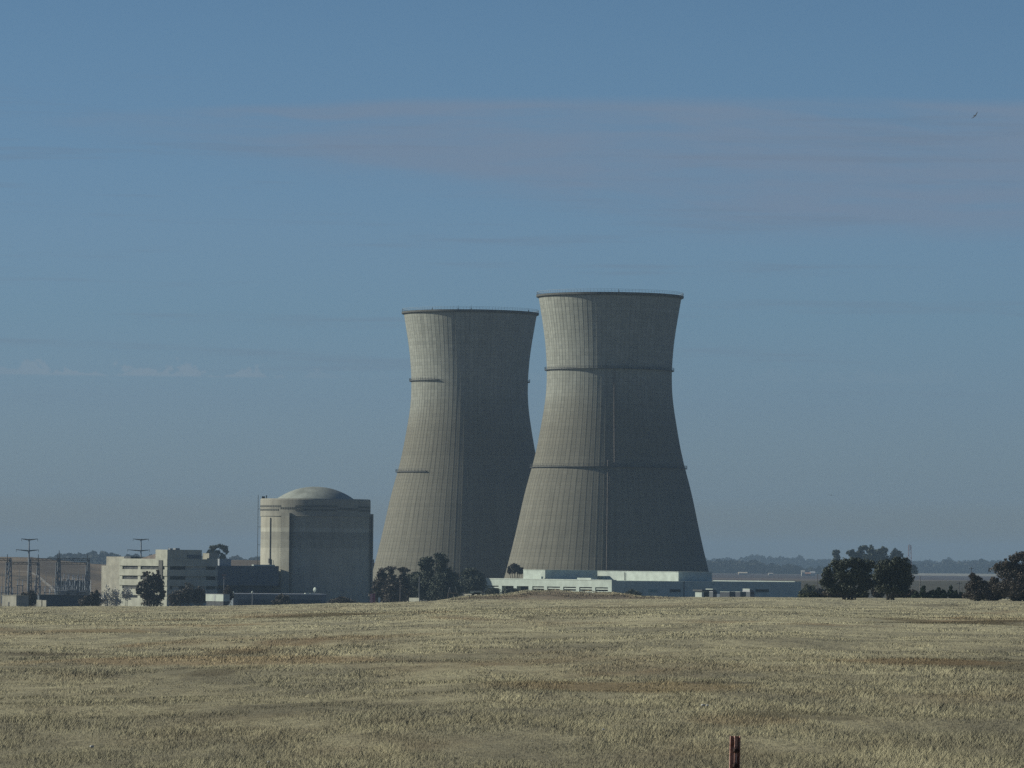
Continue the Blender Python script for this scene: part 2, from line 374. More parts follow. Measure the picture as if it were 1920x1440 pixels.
def np_mesh(name, V, Fc, m, parent=None, rnd=None, smooth=False):
    V = np.asarray(V, np.float32); Fc = np.asarray(Fc, np.int32); k = Fc.shape[1]
    me = bpy.data.meshes.new(name); me.vertices.add(len(V)); me.vertices.foreach_set('co', V.ravel())
    me.loops.add(Fc.size); me.loops.foreach_set('vertex_index', Fc.ravel())
    me.polygons.add(len(Fc)); me.polygons.foreach_set('loop_start', np.arange(0, Fc.size, k, dtype=np.int32)); me.polygons.foreach_set('loop_total', np.full(len(Fc), k, np.int32))
    if smooth: me.polygons.foreach_set('use_smooth', np.ones(len(Fc), bool))
    me.update(calc_edges=True)
    if rnd is not None:
        at = me.attributes.new('rnd', 'FLOAT', 'POINT'); at.data.foreach_set('value', np.asarray(rnd, np.float32))
    o = bpy.data.objects.new(name, me); C.objects.link(o); me.materials.append(m)
    if parent: o.parent = parent
    return o
def copy_tree(o, parent=None):
    c = o.copy(); C.objects.link(c)
    if parent: c.parent = parent
    for ch in list(o.children): copy_tree(ch, c)
    return c


# ------------------------------------------------------------------ ground: one sheet to the horizon
ys = [-300, -150, -60, 0]+list(np.geomspace(12, 1400, 330))+list(np.geomspace(1420, 30000, 170))
t = np.linspace(-1, 1, 361); tx = np.sign(t)*(0.35*np.abs(t)+0.65*np.abs(t)**5)   # finer towards the view axis
Yg, Tg = np.meshgrid(np.array(ys), tx, indexing='ij')
Xg = Tg*(np.maximum(Yg, 0)*0.75+60)
Zg = zf(Xg, Yg)
nr, nc = Xg.shape; idx = np.arange(nr*nc).reshape(nr, nc)
Fg = np.stack([idx[:-1, :-1], idx[:-1, 1:], idx[1:, 1:], idx[1:, :-1]], -1).reshape(-1, 4)
go = np_mesh('ground', np.stack([Xg, Yg, Zg], -1).reshape(-1, 3), Fg, MG, smooth=True)
tag(go, kind='structure')

# ------------------------------------------------------------------ dry grass
rng = np.random.default_rng(5)
def grass(n, y0, y1, power=0.0):
    # uniform over the picture: distance drawn uniform in 1/Y
    u = rng.random(n); Yt = 1/(1/y0+(1/y1-1/y0)*u)
    Xt = (rng.random(n)*2-1)*(1250/F*Yt+3.5)
    Xt += rng.normal(0, 0.03, n)
    return Xt, Yt
Xt, Yt = grass(400000, 40, 330)
X2, Y2 = grass(150000, 280, 1020)
Xt = np.concatenate([Xt, X2]); Yt = np.concatenate([Yt, Y2])
nm = 26000; Y3 = 860+150*rng.random(nm); X3 = (-110+420*rng.random(nm))/F*Y3
Xt = np.concatenate([Xt, X3]); Yt = np.concatenate([Yt, Y3]); rough = np.concatenate([np.zeros(len(Xt)-nm, bool), np.ones(nm, bool)])
# thin out the worn ground, thicken the tufts
dn = vnoise(Xt/0.42+0.06*Yt, Yt/2.4, 11)*0.42+vnoise(Xt/1.5, Yt/7, 12)*0.33+vnoise(Xt/7, Yt/30, 13)*0.25
keep = rng.random(len(Xt)) < 0.25+1.2*dn
Xt, Yt, dn, rough = Xt[keep], Yt[keep], dn[keep], rough[keep]
nb = 4; N = len(Xt)*nb
bx = np.repeat(Xt, nb)+rng.normal(0, 0.05, N)*(1+np.repeat(Yt, nb)/150); by = np.repeat(Yt, nb)+rng.normal(0, 0.08, N)
bz = zf(bx, by)
hh = (0.010+0.135*np.clip(np.repeat(dn, nb)-0.15, 0, 1)**1.7)*(0.4+1.1*rng.random(N))
hh = np.where(np.repeat(rough, nb), hh+0.45*np.clip(vnoise(np.repeat(Xt, nb)/3.3, np.repeat(Yt, nb)/9, 21)-0.45, 0, 1)*(0.5+rng.random(N)), hh)
tall = rng.random(N) < 0.012; hh = np.where(tall, hh*2.2, hh)
wd = np.maximum(0.0025, by/4960*0.30)*(0.6+0.8*rng.random(N))
ang = rng.random(N)*2*PI; lean = hh*(0.3+1.5*rng.random(N)); la = rng.normal(0.5, 1.5, N)
ux, uy = np.cos(ang)*wd, np.sin(ang)*wd*0.6
V = np.empty((N, 3, 3), np.float32)
V[:, 0] = np.stack([bx-ux, by-uy, bz-0.02], -1); V[:, 1] = np.stack([bx+ux, by+uy, bz-0.02], -1)
V[:, 2] = np.stack([bx+np.cos(la)*lean, by+np.sin(la)*lean, bz+hh], -1)
rn = np.repeat(np.clip(rng.normal(0.46, 0.13, N)+(np.repeat(dn, nb)-0.5)*1.5, 0, 1), 3)
gr = np_mesh('dry_grass', V.reshape(-1, 3), np.arange(N*3).reshape(-1, 3), MGR, rnd=rn)
tag(gr, 'pale straw and rust brown dry grass covering the pasture', 'grass', kind='stuff')
del V, bx, by, bz, hh

# ------------------------------------------------------------------ cooling towers
NR = 88
PROF = [(-9.6, 43.1), (-4.6, 41.75), (10.8, 38.0), (28.3, 34.3), (37.5, 31.75), (44, 30.0), (57.3, 27.6), (66, 26.2), (71.5, 25.75), (78.5, 25.7), (86, 26.1), (93.5, 26.9), (100, 28.0), (105, 28.8), (108.5, 29.4)]
def prof_r(z):
    xs = [p[0] for p in PROF]; r = np.interp(z, xs, [p[1] for p in PROF])
    # smooth the polyline a little
    return float(np.mean([np.interp(z+d, xs, [p[1] for p in PROF]) for d in (-5, -2.5, 0, 2.5, 5)])) if -4 < z < 103 else float(r)
def tower_shell():
    b = MB(); rows = [(-9.6+(108.5+9.6)*i/96) for i in range(97)]
    da = 2*PI/NR; k = 0
    offs = [(-0.5*da, 0.0), (0.0-0.20/27, 0.0), (0.0-0.15/27, 0.045), (0.0+0.15/27, 0.045), (0.20/27, 0.0)]
    per = len(offs)
    for z in rows:
        r = prof_r(z)
        for i in range(NR):
            for da_, dr in offs:
                t = i*da+da_; b.v.append(((r+dr)*math.cos(t), (r+dr)*math.sin(t), z))
    n = NR*per
    for i in range(96):
        for j in range(n):
            b.f.append((i*n+j, i*n+(j+1) % n, (i+1)*n+(j+1) % n, (i+1)*n+j))
    # inner skin
    k = len(b.v); m_ = NR*2
    for z in rows[::6]:
        r = prof_r(z)-(0.9 if z < 0 else 0.45)
        for i in range(m_): t = 2*PI*i/m_; b.v.append((r*math.cos(t), r*math.sin(t), z))
    nr_ = len(rows[::6])
    for i in range(nr_-1):
        for j in range(m_): b.f.append((k+i*m_+j, k+(i+1)*m_+j, k+(i+1)*m_+(j+1) % m_, k+i*m_+(j+1) % m_))
    rb = prof_r(-9.6); b.ring([(rb-1.1, -10.4), (rb+0.35, -10.4), (rb+0.35, -9.55), (rb-1.1, -9.55)], 88)
    return b
def railing(b, r, z, h=1.1, n=88, a0=0.0, a1=2*PI, t=0.05):
    b.ring([(r-t, z+h-t), (r+t, z+h-t), (r+t, z+h+t), (r-t, z+h+t)], n, a0, a1)
    b.ring([(r-t, z+h*0.5-t), (r+t, z+h*0.5-t), (r+t, z+h*0.5+t), (r-t, z+h*0.5+t)], n, a0, a1)
    for i in range(n):
        a = a0+(a1-a0)*i/n; x, y = r*math.cos(a), r*math.sin(a)
        b.box(x-t, x+t, y-t, y+t, z, z+h)
M_STEEL = mat('galvanised_steel', (0.24, 0.25, 0.26), 0.1, 1.0, 0.6, metal=0.3)
M_DARKSTEEL = mat('weathered_dark_steel', (0.07, 0.075, 0.08), 0.15, 1.0, 0.7)
M_PALE = mat('pale_pipe', (0.19, 0.165, 0.145), 0.15, 1.0, 0.7)
shell_me = None
def cooling_tower(px, Yc, label, walks, pipes, ants, seed):
    global shell_me
    cx = X(px, Yc, 1060)
    root = empty('cooling_tower', (cx, Yc, GZ), 0, label, 'cooling tower', 'pair of concrete cooling towers')
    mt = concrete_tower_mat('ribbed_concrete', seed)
    inner = empty('x', (0, 0, 0)); bpy.data.objects.remove(inner)
    def up(o): o.location = (0, 0, -GZ); o.parent = root; return o
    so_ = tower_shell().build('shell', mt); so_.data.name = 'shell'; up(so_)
    r = prof_r(108.5)
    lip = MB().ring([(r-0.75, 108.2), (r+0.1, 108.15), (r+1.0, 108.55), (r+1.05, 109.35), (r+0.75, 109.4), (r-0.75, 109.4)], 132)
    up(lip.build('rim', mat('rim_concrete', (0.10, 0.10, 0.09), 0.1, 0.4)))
    rb = MB(); railing(rb, r+0.85, 109.4, 1.2, 132, t=0.032); up(rb.build('railing', mat('light_railing', (0.34, 0.34, 0.31), 0.05, 1)))
    for (zz, a0, a1) in walks:
        rw = prof_r(zz); n = max(8, int(96*(a1-a0)/(2*PI)))
        wb = MB().ring([(rw-0.2, zz-0.28), (rw+0.95, zz-0.28), (rw+0.95, zz), (rw-0.2, zz)], n, a0, a1)
        wo = up(wb.build('walkway', M_DARKSTEEL))
        hb = MB(); railing(hb, rw+0.9, zz, 1.0, n, a0, a1, t=0.04); hr = hb.build('handrail', M_DARKSTEEL, wo)
    for (sn, z0, z1) in pipes:
        th = -PI/2+math.asin(sn)
        pts = [((prof_r(zz)+0.38)*math.cos(th), (prof_r(zz)+0.38)*math.sin(th), zz) for zz in np.linspace(z0, z1, 30)]
        pb = MB().tube(pts, 0.17, 6)
        pts2 = [(p[0]+0.55*-math.sin(th), p[1]+0.55*math.cos(th), p[2]) for p in pts]; pb.tube(pts2, 0.05, 4)
        for k in range(0, 29, 1):
            pb.tube([pts[k], pts2[k]], 0.04, 4)
        up(pb.build('ladder', M_PALE))
    for (sn, h_) in ants:
        th = -PI/2+math.asin(sn); x_, y_ = (r+0.5)*math.cos(th), (r+0.5)*math.sin(th)
        ab = MB().tube([(x_, y_, 109.3), (x_, y_, 109.3+h_)], [0.10, 0.05], 6); ab.box(x_-0.18, x_+0.18, y_-0.18, y_+0.18, 109.4, 110.0)
        up(ab.build('lightning_rod', M_DARKSTEEL))
    # V-shaped legs under the shell
    cb = MB(); r0, r1 = 45.6, 43.0; dz0 = 0.0
    cb.tube([(r0, 0, 0.0), (r1*math.cos(0.062), r1*math.sin(0.062), 8.7)], 0.42, 8); cb.tube([(r0, 0, 0.0), (r1*math.cos(0.062), -r1*math.sin(0.062), 8.7)], 0.42, 8)
    cb.box(r0-1.0, r0+1.0, -1.2, 1.2, -0.5, 0.4)
    M_C = mat('leg_concrete', (0.26, 0.25, 0.22), 0.1, 0.5)
    c0 = cb.build('leg', M_C, root)
    for i in range(1, 44):
        c = c0.copy(); C.objects.link(c); c.parent = root; c.rotation_euler = (0, 0, 2*PI*i/44)
    bb = MB().ring([(47.5, 0.02), (48.3, 0.02), (48.3, 1.3), (47.5, 1.3)], 96); bb.build('basin_wall', M_C, root)
    return root
full = (0.0, 2*PI)
cooling_tower(1139.3, 2044, 'nearer concrete cooling tower on the right, with two complete walkway rings and a ladder',
              [(78.6, 0, 2*PI), (38.4, 0, 2*PI)], [(0.055, 39, 78), (-0.03, -9, 41)], [(0.10, 1.4)], 3.0)
cooling_tower(877.2, 2195, 'farther concrete cooling tower on the left, with walkways on part of its side only',
              [(78.9, rad(-10), rad(-90-31+360)), (38.6, rad(4), rad(-90-35+360))], [], [(-0.17, 1.8), (0.02, 2.2), (0.86, 1.2), (-0.55, 1.0)], 7.0)

# ------------------------------------------------------------------ containment building
Yc = 1935; k = F/Yc; cx = X(590.5, Yc, 1040)
M_CONT = bpy.data.materials.new('banded_concrete'); M_CONT.use_nodes = True; g = NT(M_CONT.node_tree)
tcn = g.n('ShaderNodeTexCoord'); x, y, z = g.sep(tcn.outputs['Object'])
def zc(py): return (hor(590)-py)/k-GZ
def seg(lo, hi, col, c):
    m_ = g.m('MULTIPLY', g.ramp(z, zc(hi)-0.15, zc(hi)+0.15), g.ramp(z, zc(lo)-0.15, zc(lo)+0.15, 1, 0)); return g.mix(m_, col, c)
col = (0.36, 0.345, 0.275)
col = seg(969, 990, col, (0.30, 0.285, 0.225)); col = seg(991, 998, col, (0.37, 0.36, 0.29)); col = seg(998, 1013, col, (0.25, 0.24, 0.195))
col = seg(1013, 1028, col, (0.285, 0.275, 0.22)); col = seg(900, 969, col, (0.26, 0.25, 0.205))
nz = g.noise(g.comb(g.m('MULTIPLY', x, 0.5), g.m('MULTIPLY', y, 0.5), g.m('MULTIPLY', z, 0.05)), 1.0, 5, 0.65)
v = g.ramp(nz, 0.35, 0.7, 1.08, 0.84)
nz2 = g.noise(tcn.outputs['Object'], 0.25, 5, 0.65); v = g.m('MULTIPLY', v, g.ramp(nz2, 0.3, 0.7, 1.06, 0.90))
ln = g.ramp(g.m('FRACT', g.m('DIVIDE', z, 3.05)), 0.0, 0.06, 0.90, 1.0, smooth=False); v = g.m('MULTIPLY', v, ln)
bs = M_CONT.node_tree.nodes['Principled BSDF']; g.put(bs.inputs['Base Color'], g.mix(1.0, col, g.comb(v, v, v), 'MULTIPLY')); bs.inputs['Roughness'].default_value = 0.9
cont = empty('containment_building', (cx, Yc, GZ), 0, 'round concrete reactor building with a shallow dome and vertical buttresses', 'reactor building')
RC = 103.2/k
ztop, zg = zc(936), zc(969)
MB().ring([(RC-1.0, 0), (RC-0.25, 0), (RC-0.25, zg), (RC-1.0, zg)], 160).build('wall', M_CONT, cont)
MB().ring([(RC-6, zg+0.01), (RC+0.1, zg+0.01), (RC+0.1, zg+0.3), (RC, zg+0.35), (RC, ztop-0.5), (RC-0.2, ztop), (RC-6.5, ztop)], 160).build('ring_girder', M_CONT, cont)
dome = MB(); RD = 76.5/k; zd0, zd1 = ztop-0.6, zc(912.5)
rs = (RD*RD+(zd1-zd0)**2)/(2*(zd1-zd0)); pr = []
for i in range(15):
    t = i/14*math.asin(RD/rs); pr.append((rs*math.sin(t), zd1-rs+rs*math.cos(t)))
n = 96; dome.v.append((0, 0, zd1))
for r_, z_ in pr[1:]:
    dome.v += [(r_*math.cos(2*PI*j/n), r_*math.sin(2*PI*j/n), z_) for j in range(n)]
for j in range(n): dome.f.append((0, 1+j, 1+(j+1) % n))
for i in range(13):
    for j in range(n): dome.f.append((1+i*n+j, 1+(i+1)*n+j, 1+(i+1)*n+(j+1) % n, 1+i*n+(j+1) % n))
dome.build('dome', mat('dome_concrete', (0.34, 0.36, 0.31), 0.14, 0.12, 0.8, streak=0.3), cont, smooth=True)
def radial(b, th, r0, r1, wd, z0, z1):
    c_, s_ = math.cos(th), math.sin(th)
    def P(r, t, z): return (r*c_-t*s_, r*s_+t*c_, z)
    b.prism([P(r0, -wd/2, z0), P(r1, -wd/2, z0), P(r1, wd/2, z0), P(r0, wd/2, z0)], [P(r0, -wd/2, z1), P(r1, -wd/2, z1), P(r1, wd/2, z1), P(r0, wd/2, z1)])
for aa in (-90-28.5, -90-28.5+118, -90-28.5+238):
    b = MB(); radial(b, rad(aa), RC-1.2, RC+1.15, 3.6, 0, zc(963)); o = b.build('buttress', M_CONT, cont)
    for sgn in (-1, 1):
        c_, s_ = math.cos(rad(aa)), math.sin(rad(aa)); n_ = 48; H_ = zc(963)-2; o1 = []; k0 = 0; a_ = MB()
        prof = []
        for i in range(n_):
            z0 = 1+i*H_/n_; prof += [(z0, 0.12), (z0+H_/n_*0.5, 0.12), (z0+H_/n_*0.5, 0.42), (z0+H_/n_, 0.42)]
        for zz, w_ in prof:
            for (rr2, tt) in ((RC+0.3, sgn*1.79), (RC+0.3, sgn*(1.8+w_)), (RC+0.75, sgn*(1.8+w_)), (RC+0.75, sgn*1.79)):
                a_.v.append((rr2*c_-tt*s_, rr2*s_+tt*c_, zz))
        for i in range(len(prof)-1):
            for j in range(4): a_.f.append((i*4+j, i*4+(j+1) % 4, (i+1)*4+(j+1) % 4, (i+1)*4+j))
        a_.build('tendon_cap_strip', M_DARKSTEEL, o)
pocket_shade_mat = mat('pocket_shade', (0.12, 0.12, 0.105), 0.05, 1)
def girder_row(a0, a1, py, step=0.95, hgt=0.75):
    # one toothed strip: dark colour paints the anchor shadows, a thin band joins them
    b = MB(); n_ = int(rad(a1-a0)*RC/step); zm = zc(py); k = 0
    for i in range(n_+1):
        for f_ in (0.0, 0.62):
            th = rad(a0+(a1-a0)*(i+f_)/n_)
            for hh_ in ((hgt/2, 0.08) if f_ else (0.08, hgt/2)):
                for rr2, zz in ((RC-0.1, zm-hh_), (RC+0.14, zm-hh_), (RC+0.14, zm+hh_), (RC-0.1, zm+hh_)): b.v.append((rr2*math.cos(th), rr2*math.sin(th), zz))
    for i in range(len(b.v)//4-1):
        for j in range(4): b.f.append((i*4+j, i*4+(j+1) % 4, (i+1)*4+(j+1) % 4, (i+1)*4+j))
    b.build('pocket_shade_row', pocket_shade_mat, cont)
girder_row(-90-86, -90-38, 950.5); girder_row(-90-85, -90-41, 957); girder_row(-90-37, -90-21, 954); girder_row(-90-19, -90+24, 950.5); girder_row(-90-19, -90+22, 957)
girder_row(-90+26, -90+50, 955); girder_row(-90+52, -90+84, 951); girder_row(-90+54, -90+84, 957.5)
b = MB()
radial(b, rad(-90-52), RC-0.3, RC+0.1, 0.3, 2, zc(972))
radial(b, rad(-90-52), RC-0.3, RC+0.5, 0.7, zc(1057), zc(1048)); b.build('conduit', M_DARKSTEEL, cont)
b = MB(); xa = -RC-0.9
for yy in (-0.35, 0.35): b.tube([(xa, yy, 6), (xa, yy, zc(929))], 0.09, 5)
for zz in np.arange(7, zc(931), 1.4): b.tube([(xa, -0.35, zz), (xa, 0.35, zz)], 0.05, 4)
for zz in np.arange(10, zc(940), 7): b.tube([(xa, 0, zz), (-RC+0.5, 0, zz)], 0.08, 4)
b.build('ladder', M_DARKSTEEL, cont)
b = MB(); b.box(-RC+0.6, -RC+1.8, -1.5, -0.5, ztop, ztop+0.9); b.box(-RC+2.2, -RC+2.6, -1.5, -1.1, ztop, ztop+1.3); b.build('roof_vent', M_DARKSTEEL, cont)


# ------------------------------------------------------------------ building frames
class Bld:
    """local x runs right and away (shaded long side), local y runs left and away (sunlit side)"""
    def __init__(s, name, px, Y, label, cat, rz=40.0, zg=GZ, group=None):
        s.Y = Y; s.px = px; s.rz = rad(rz); s.zg = zg
        s.o = Vector((X(px, Y), Y, zg)); s.ex = Vector((math.cos(s.rz), math.sin(s.rz), 0)); s.ey = Vector((-math.sin(s.rz), math.cos(s.rz), 0))
        s.root = empty(name, s.o, s.rz, label, cat, group)
    def w(s, x, y, z=0): return s.o+s.ex*x+s.ey*y+Vector((0, 0, z))
    def solve(s, px, axis, off=0.0, z=10.0):
        lo, hi = -400.0, 400.0
        f = lambda L: proj(*(s.w(L, off, z) if axis == 'x' else s.w(off, L, z)))[0]
        up = f(hi) > f(lo)
        for _ in range(50):
            m_ = (lo+hi)/2
            if (f(m_) < px) == up: lo = m_
            else: hi = m_
        return lo
    def lx(s, px, off=0.0): return s.solve(px, 'x', off)
    def ly(s, px, off=0.0): return s.solve(px, 'y', off)
    def h(s, px, py, x=0, y=0):
        p = s.w(x, y); return Z(px, py, p.y)-s.zg
    def part(s, name, b, m, parent=None): return b.build(name, m, parent or s.root)


M_WHITE = mat('pale_green_white_render', (0.44, 0.50, 0.44), 0.05, 0.3, 0.85, streak=0.15)
M_WHITE2 = mat('white_block', (0.47, 0.52, 0.46), 0.06, 0.4, 0.85, streak=0.12)
M_INT = mat('dark_interior', (0.03, 0.032, 0.03), 0.1, 1)
M_TAN = mat('cream_stucco', (0.40, 0.40, 0.325), 0.07, 0.3, 0.9, streak=0.25)
M_TAN2 = mat('tan_stucco', (0.36, 0.345, 0.28), 0.09, 0.3, 0.9, streak=0.3)
M_BLUEWALL = mat('slate_blue_cladding', (0.10, 0.125, 0.15), 0.08, 0.4, 0.7, streak=0.25)
M_GLASS = bpy.data.materials.new('dark_glass'); M_GLASS.use_nodes = True
_b = M_GLASS.node_tree.nodes['Principled BSDF']; _b.inputs['Base Color'].default_value = (0.012, 0.014, 0.016, 1); _b.inputs['Roughness'].default_value = 0.5; _b.inputs['Specular IOR Level'].default_value = 0.15
M_ROOF = mat('roofing', (0.20, 0.20, 0.19), 0.1, 0.3)

# white hall with vehicle bays, in front of the nearer tower
H = Bld('service_hall', 1147, 1850, 'long low white hall with eight vehicle bays, at the foot of the nearer cooling tower', 'building')
LX, LY = H.lx(1500), H.ly(908); hh = H.h(1147, 1089)
H.part('wall', MB().box(2.2, LX, 0.0, LY, 0, hh-0.02), M_WHITE)
fb = H.h(1147, 1101.5)
H.part('fascia', MB().box(0, 2.19, 0, LY, fb, hh), M_WHITE)
H.part('coping', MB().box(-0.12, 2.3, -0.12, LY+0.1, hh, hh+0.35), M_WHITE2)
bays = [(912, 935, 'l'), (941, 963, 'o'), (969, 991, 'o'), (998, 1020, 's'), (1026, 1050, 's'), (1056, 1080, 's'), (1086, 1110, 's'), (1116, 1140, 's')]
edges = [908]+[e for b_ in bays for e in b_[:2]]+[1147]
for i in range(0, len(edges), 2):
    a0, a1 = H.ly(edges[i]), H.ly(edges[i+1])
    H.part('pillar', MB().box(0, 2.15, min(a0, a1)+0.003, max(a0, a1)-0.003, 0, fb), M_WHITE)
for (p0, p1, typ) in bays:
    a1, a0 = H.ly(p0), H.ly(p1)
    bay = H.part('vehicle_bay', MB().box(2.05, 2.18, a0+0.01, a1-0.01, 0, fb-0.02), M_INT)
    if typ != 'o':
        sb = MB(); zz = fb-0.45
        while zz > 0.3:
            sb.box(0.30, 0.42, a0+0.01, a1-0.01, zz-0.42, zz); sb.box(0.43, 0.5, a0+0.15, a0+0.3, zz-1.02, zz); zz -= 1.02 if typ == 's' else 1.0
        H.part('louvre', sb, M_WHITE2, bay)
for (p0, p1) in ((1216, 1234), (1255, 1277), (1415, 1442)):
    x0, x1 = H.lx(p0), H.lx(p1); zt, zb = H.h(p0, 1104, x0), H.h(p0, 1111, x0)
    wf = H.part('window', MB().box(x0, x1, -0.12, 0.05, zb, zt), mat('window_frame', (0.35, 0.45, 0.42), 0.05, 1))
    H.part('pane', MB().box(x0+0.25, x1-0.25, -0.16, -0.125, zb+0.2, zt-0.2), mat('green_glass', (0.16, 0.28, 0.26), 0.1, 1, 0.3) if p0 == 1216 else M_GLASS, wf)
xs_ = H.lx(1282); H.part('downpipe', MB().tube([(xs_, -0.25, 0), (xs_, -0.25, hh)], 0.14, 6), M_DARKSTEEL)
H.part('base_band', MB().box(0.1, LX-0.1, -0.06, -0.01, 0, 2.6), mat('dark_plinth', (0.10, 0.11, 0.10), 0.1, 0.5))
# upper blocks (relative frames inside the hall)
def sub_block(pxc, Yc_, px_left, px_right, py, mname, zb=hh-0.5):
    wpt = Vector((X(pxc, Yc_), Yc_, 0)); d = wpt-H.o; x0, y0 = d.dot(H.ex), d.dot(H.ey)
    fz = Z(pxc, py, Yc_)-GZ
    x1 = H.lx(px_right, y0); y1 = H.ly(px_left, x0)
    return MB().box(x0, x1, y0, y1, zb, fz), (x0, x1, y0, y1, fz)
b, e1 = sub_block(1022, 1896, 981, 1120, 1069.5, ''); H.part('upper_block', b, M_WHITE2)
b, e2 = sub_block(1272, 1882, 1030, 1335, 1073.0, ''); H.part('upper_block', b, M_WHITE2)
for e in (e1, e2):
    H.part('parapet', MB().box(e[0]-0.1, e[1]+0.1, e[2]-0.1, e[3]+0.1, e[4], e[4]+0.22), M_WHITE2)
b, e3 = sub_block(1490, 1932, 1337, 1502, 1090.0, '', zb=2); H.part('upper_block', b, M_WHITE2)
p = H.ly(1195, e2[0]-0.3); H.part('roof_ladder', MB().tube([(e2[0]-0.3, H.ly(1171, e2[0]-0.3), hh), (e2[0]-0.3, H.ly(1171, e2[0]-0.3), e2[4]-0.3)], 0.13, 5), M_DARKSTEEL)
yv = H.ly(1095, 8); H.part('roof_unit', MB().box(8, 11, yv-4, yv+4, hh, hh+0.9), M_WHITE2); H.part('roof_vent', MB().box(9, 10, H.ly(1013, 9)-0.5, H.ly(1013, 9)+0.5, hh, hh+1.2), M_WHITE2)

# office block on the left
A = Bld('office_block', 313, 1850, 'five storey cream office block with dark strip windows and a rooftop penthouse', 'building')
AX, AY = A.lx(408), A.ly(223)
za = lambda py: A.h(313, py)
A.part('core', MB().box(0.8, AX-0.1, 0.8, AY-0.1, 0, za(1049)), M_GLASS)
for (t_, b_) in ((1048, 1061.5), (1068, 1080), (1087, 1098.5), (1105, 1117), (1122, 1150)):
    A.part('floor_band', MB().box(0, AX, 0, AY, max(za(b_), 0), za(t_)), M_TAN)
ylo = A.ly(298, 0); yhi = A.ly(305, 0)
A.part('slot_shade', MB().box(-0.25, 0.3, min(ylo, yhi), max(ylo, yhi), za(1085), za(1050.5)), mat('slot_shade_grey', (0.10, 0.10, 0.09), 0.1, 1))  # proud dark box; the shade of the recess is put into its colour
A.part('corner_pier', MB().box(0.35, 1.6, 0.35, A.ly(306, 0), 0, za(1049)), M_TAN)
# piers between strip windows
for (p0, p1) in ((223, 228), (257, 262)):
    a0, a1 = A.ly(p1), A.ly(p0); A.part('pier', MB().box(0.30, 0.85, a0, a1-0.02, 0, za(1049)), M_TAN)
for (p0, p1, yt) in ((349, 388, 1049), (405, 408, 1049), (325, 337, 1098)):
    a0, a1 = A.lx(p0), A.lx(p1); A.part('pier', MB().box(a0, a1-0.05, 0.45, 0.85, 0, za(yt)), M_TAN2)  # recessed piers coloured darker, deepening the shade between the bands
for (yt, yb) in ((1062, 1068), (1081, 1087), (1099, 1105), (1118, 1122)):
    for (p0, p1) in ((228, 257), (262, 297)):
        a1, a0 = A.ly(p0), A.ly(p1); A.part('window', MB().box(0.68, 0.78, a0+0.1, a1-0.1, za(yb)+0.05, za(yt)-0.3), mat('sunlit_face_glass', (0.09, 0.09, 0.085), 0.2, 0.6, 0.25))  # glass on the sunlit face is coloured lighter than the shaded face's
    for (p0, p1) in ((318, 348), (389, 404)):
        a0, a1 = A.lx(p0), A.lx(p1); A.part('window', MB().box(a0+0.1, a1-0.1, 0.68, 0.78, za(yb)+0.05, za(yt)-0.05), M_GLASS)
# penthouse
py0 = A.ly(291, 0.2); pent = A.part('penthouse', MB().box(0.2, A.lx(378, 0.2), 0.2, py0, za(1048)+0.01, za(1030.5)), M_TAN)
A.part('hatch', MB().box(A.lx(350, 0.2), A.lx(376, 0.2), 0.1, 0.25, za(1047), za(1040)), M_BLUEWALL, pent)
A.part('roof_unit', MB().box(2, 3.2, 1.0, 2.2, za(1030.5), za(1028)).box(4.5, 6.5, 1.0, 2.5, za(1030.5), za(1027.5)).tube([(1.2, 1, za(1030.5)), (1.2, 1, za(1026))], 0.08, 5), M_STEEL, pent)
sk = MB(); ys0, ys1 = py0+0.02, A.ly(264, 0.5)
sk.prism([(0.6, ys0, za(1048)+0.01), (0.6, ys1, za(1048)+0.01), (5, ys1, za(1048)+0.01), (5, ys0, za(1048)+0.01)], [(0.6, ys0, za(1038)), (0.6, ys1, za(1047)), (5, ys1, za(1047)), (5, ys0, za(1038))])
A.part('sloping_skylight', sk, mat('brown_roofing', (0.17, 0.14, 0.12), 0.1, 0.5))
A.part('roof_plant', MB().box(6, 9, ys0+1, ys0+5, za(1048)+0.01, za(1037)), mat('brown_roofing', (0.17, 0.14, 0.12)))
A.part('lift_house', MB().box(AX-3, AX+1.0, 1.5, 5.5, za(1048)+0.01, za(1036.5)), M_TAN2)
A.part('roof_shed', MB().box(2, 6, AY-4.6, AY-0.3, za(1048)+0.01, za(1044)), M_DARKSTEEL)
# stair tower behind the left end
yl = A.ly(222, 6); yr = A.ly(190, 6)
tw = A.part('stair_tower', MB().box(5.2, 14, AY+0.02, A.ly(190, 5.2), 0, za(1062)), M_TAN2)
A.part('stair_head', MB().box(8, 14, AY+0.05, A.ly(199, 8), za(1062)+0.01, za(1044.5)), M_TAN2, tw)

# dark clad wing joined to the reactor building
W = Bld('clad_wing', 522.5, 1914, 'slate blue windowless building between the office block and the reactor building', 'building', rz=40)
wx0 = W.lx(400); wz = lambda py: W.h(480, py, -10)
W.part('upper_wall', MB().box(wx0, 0, 0, 22, wz(1098), wz(1061)), M_BLUEWALL)
W.part('ground_floor', MB().box(wx0+0.3, -1.5, 2.5, 21.5, 0, wz(1098)-0.01), mat('dark_cladding', (0.06, 0.075, 0.09), 0.1, 0.4))
W.part('roof_coping', MB().box(W.lx(472, 1.5), W.lx(512, 1.5), 0.4, 1.6, wz(1061)+0.005, wz(1058.6)), M_WHITE2)
W.part('rooftop_plant', MB().box(W.lx(411, 3), W.lx(433, 3), 3, 9, wz(1061)+0.01, wz(1048.5)), mat('grey_panel', (0.36, 0.38, 0.38), 0.05, 0.5))
b = MB(); b.tube([(-2.2, 0.5, wz(1061)), (-2.2, 0.5, wz(1050))], 0.1, 5); W.part('mast', b, M_DARKSTEEL)
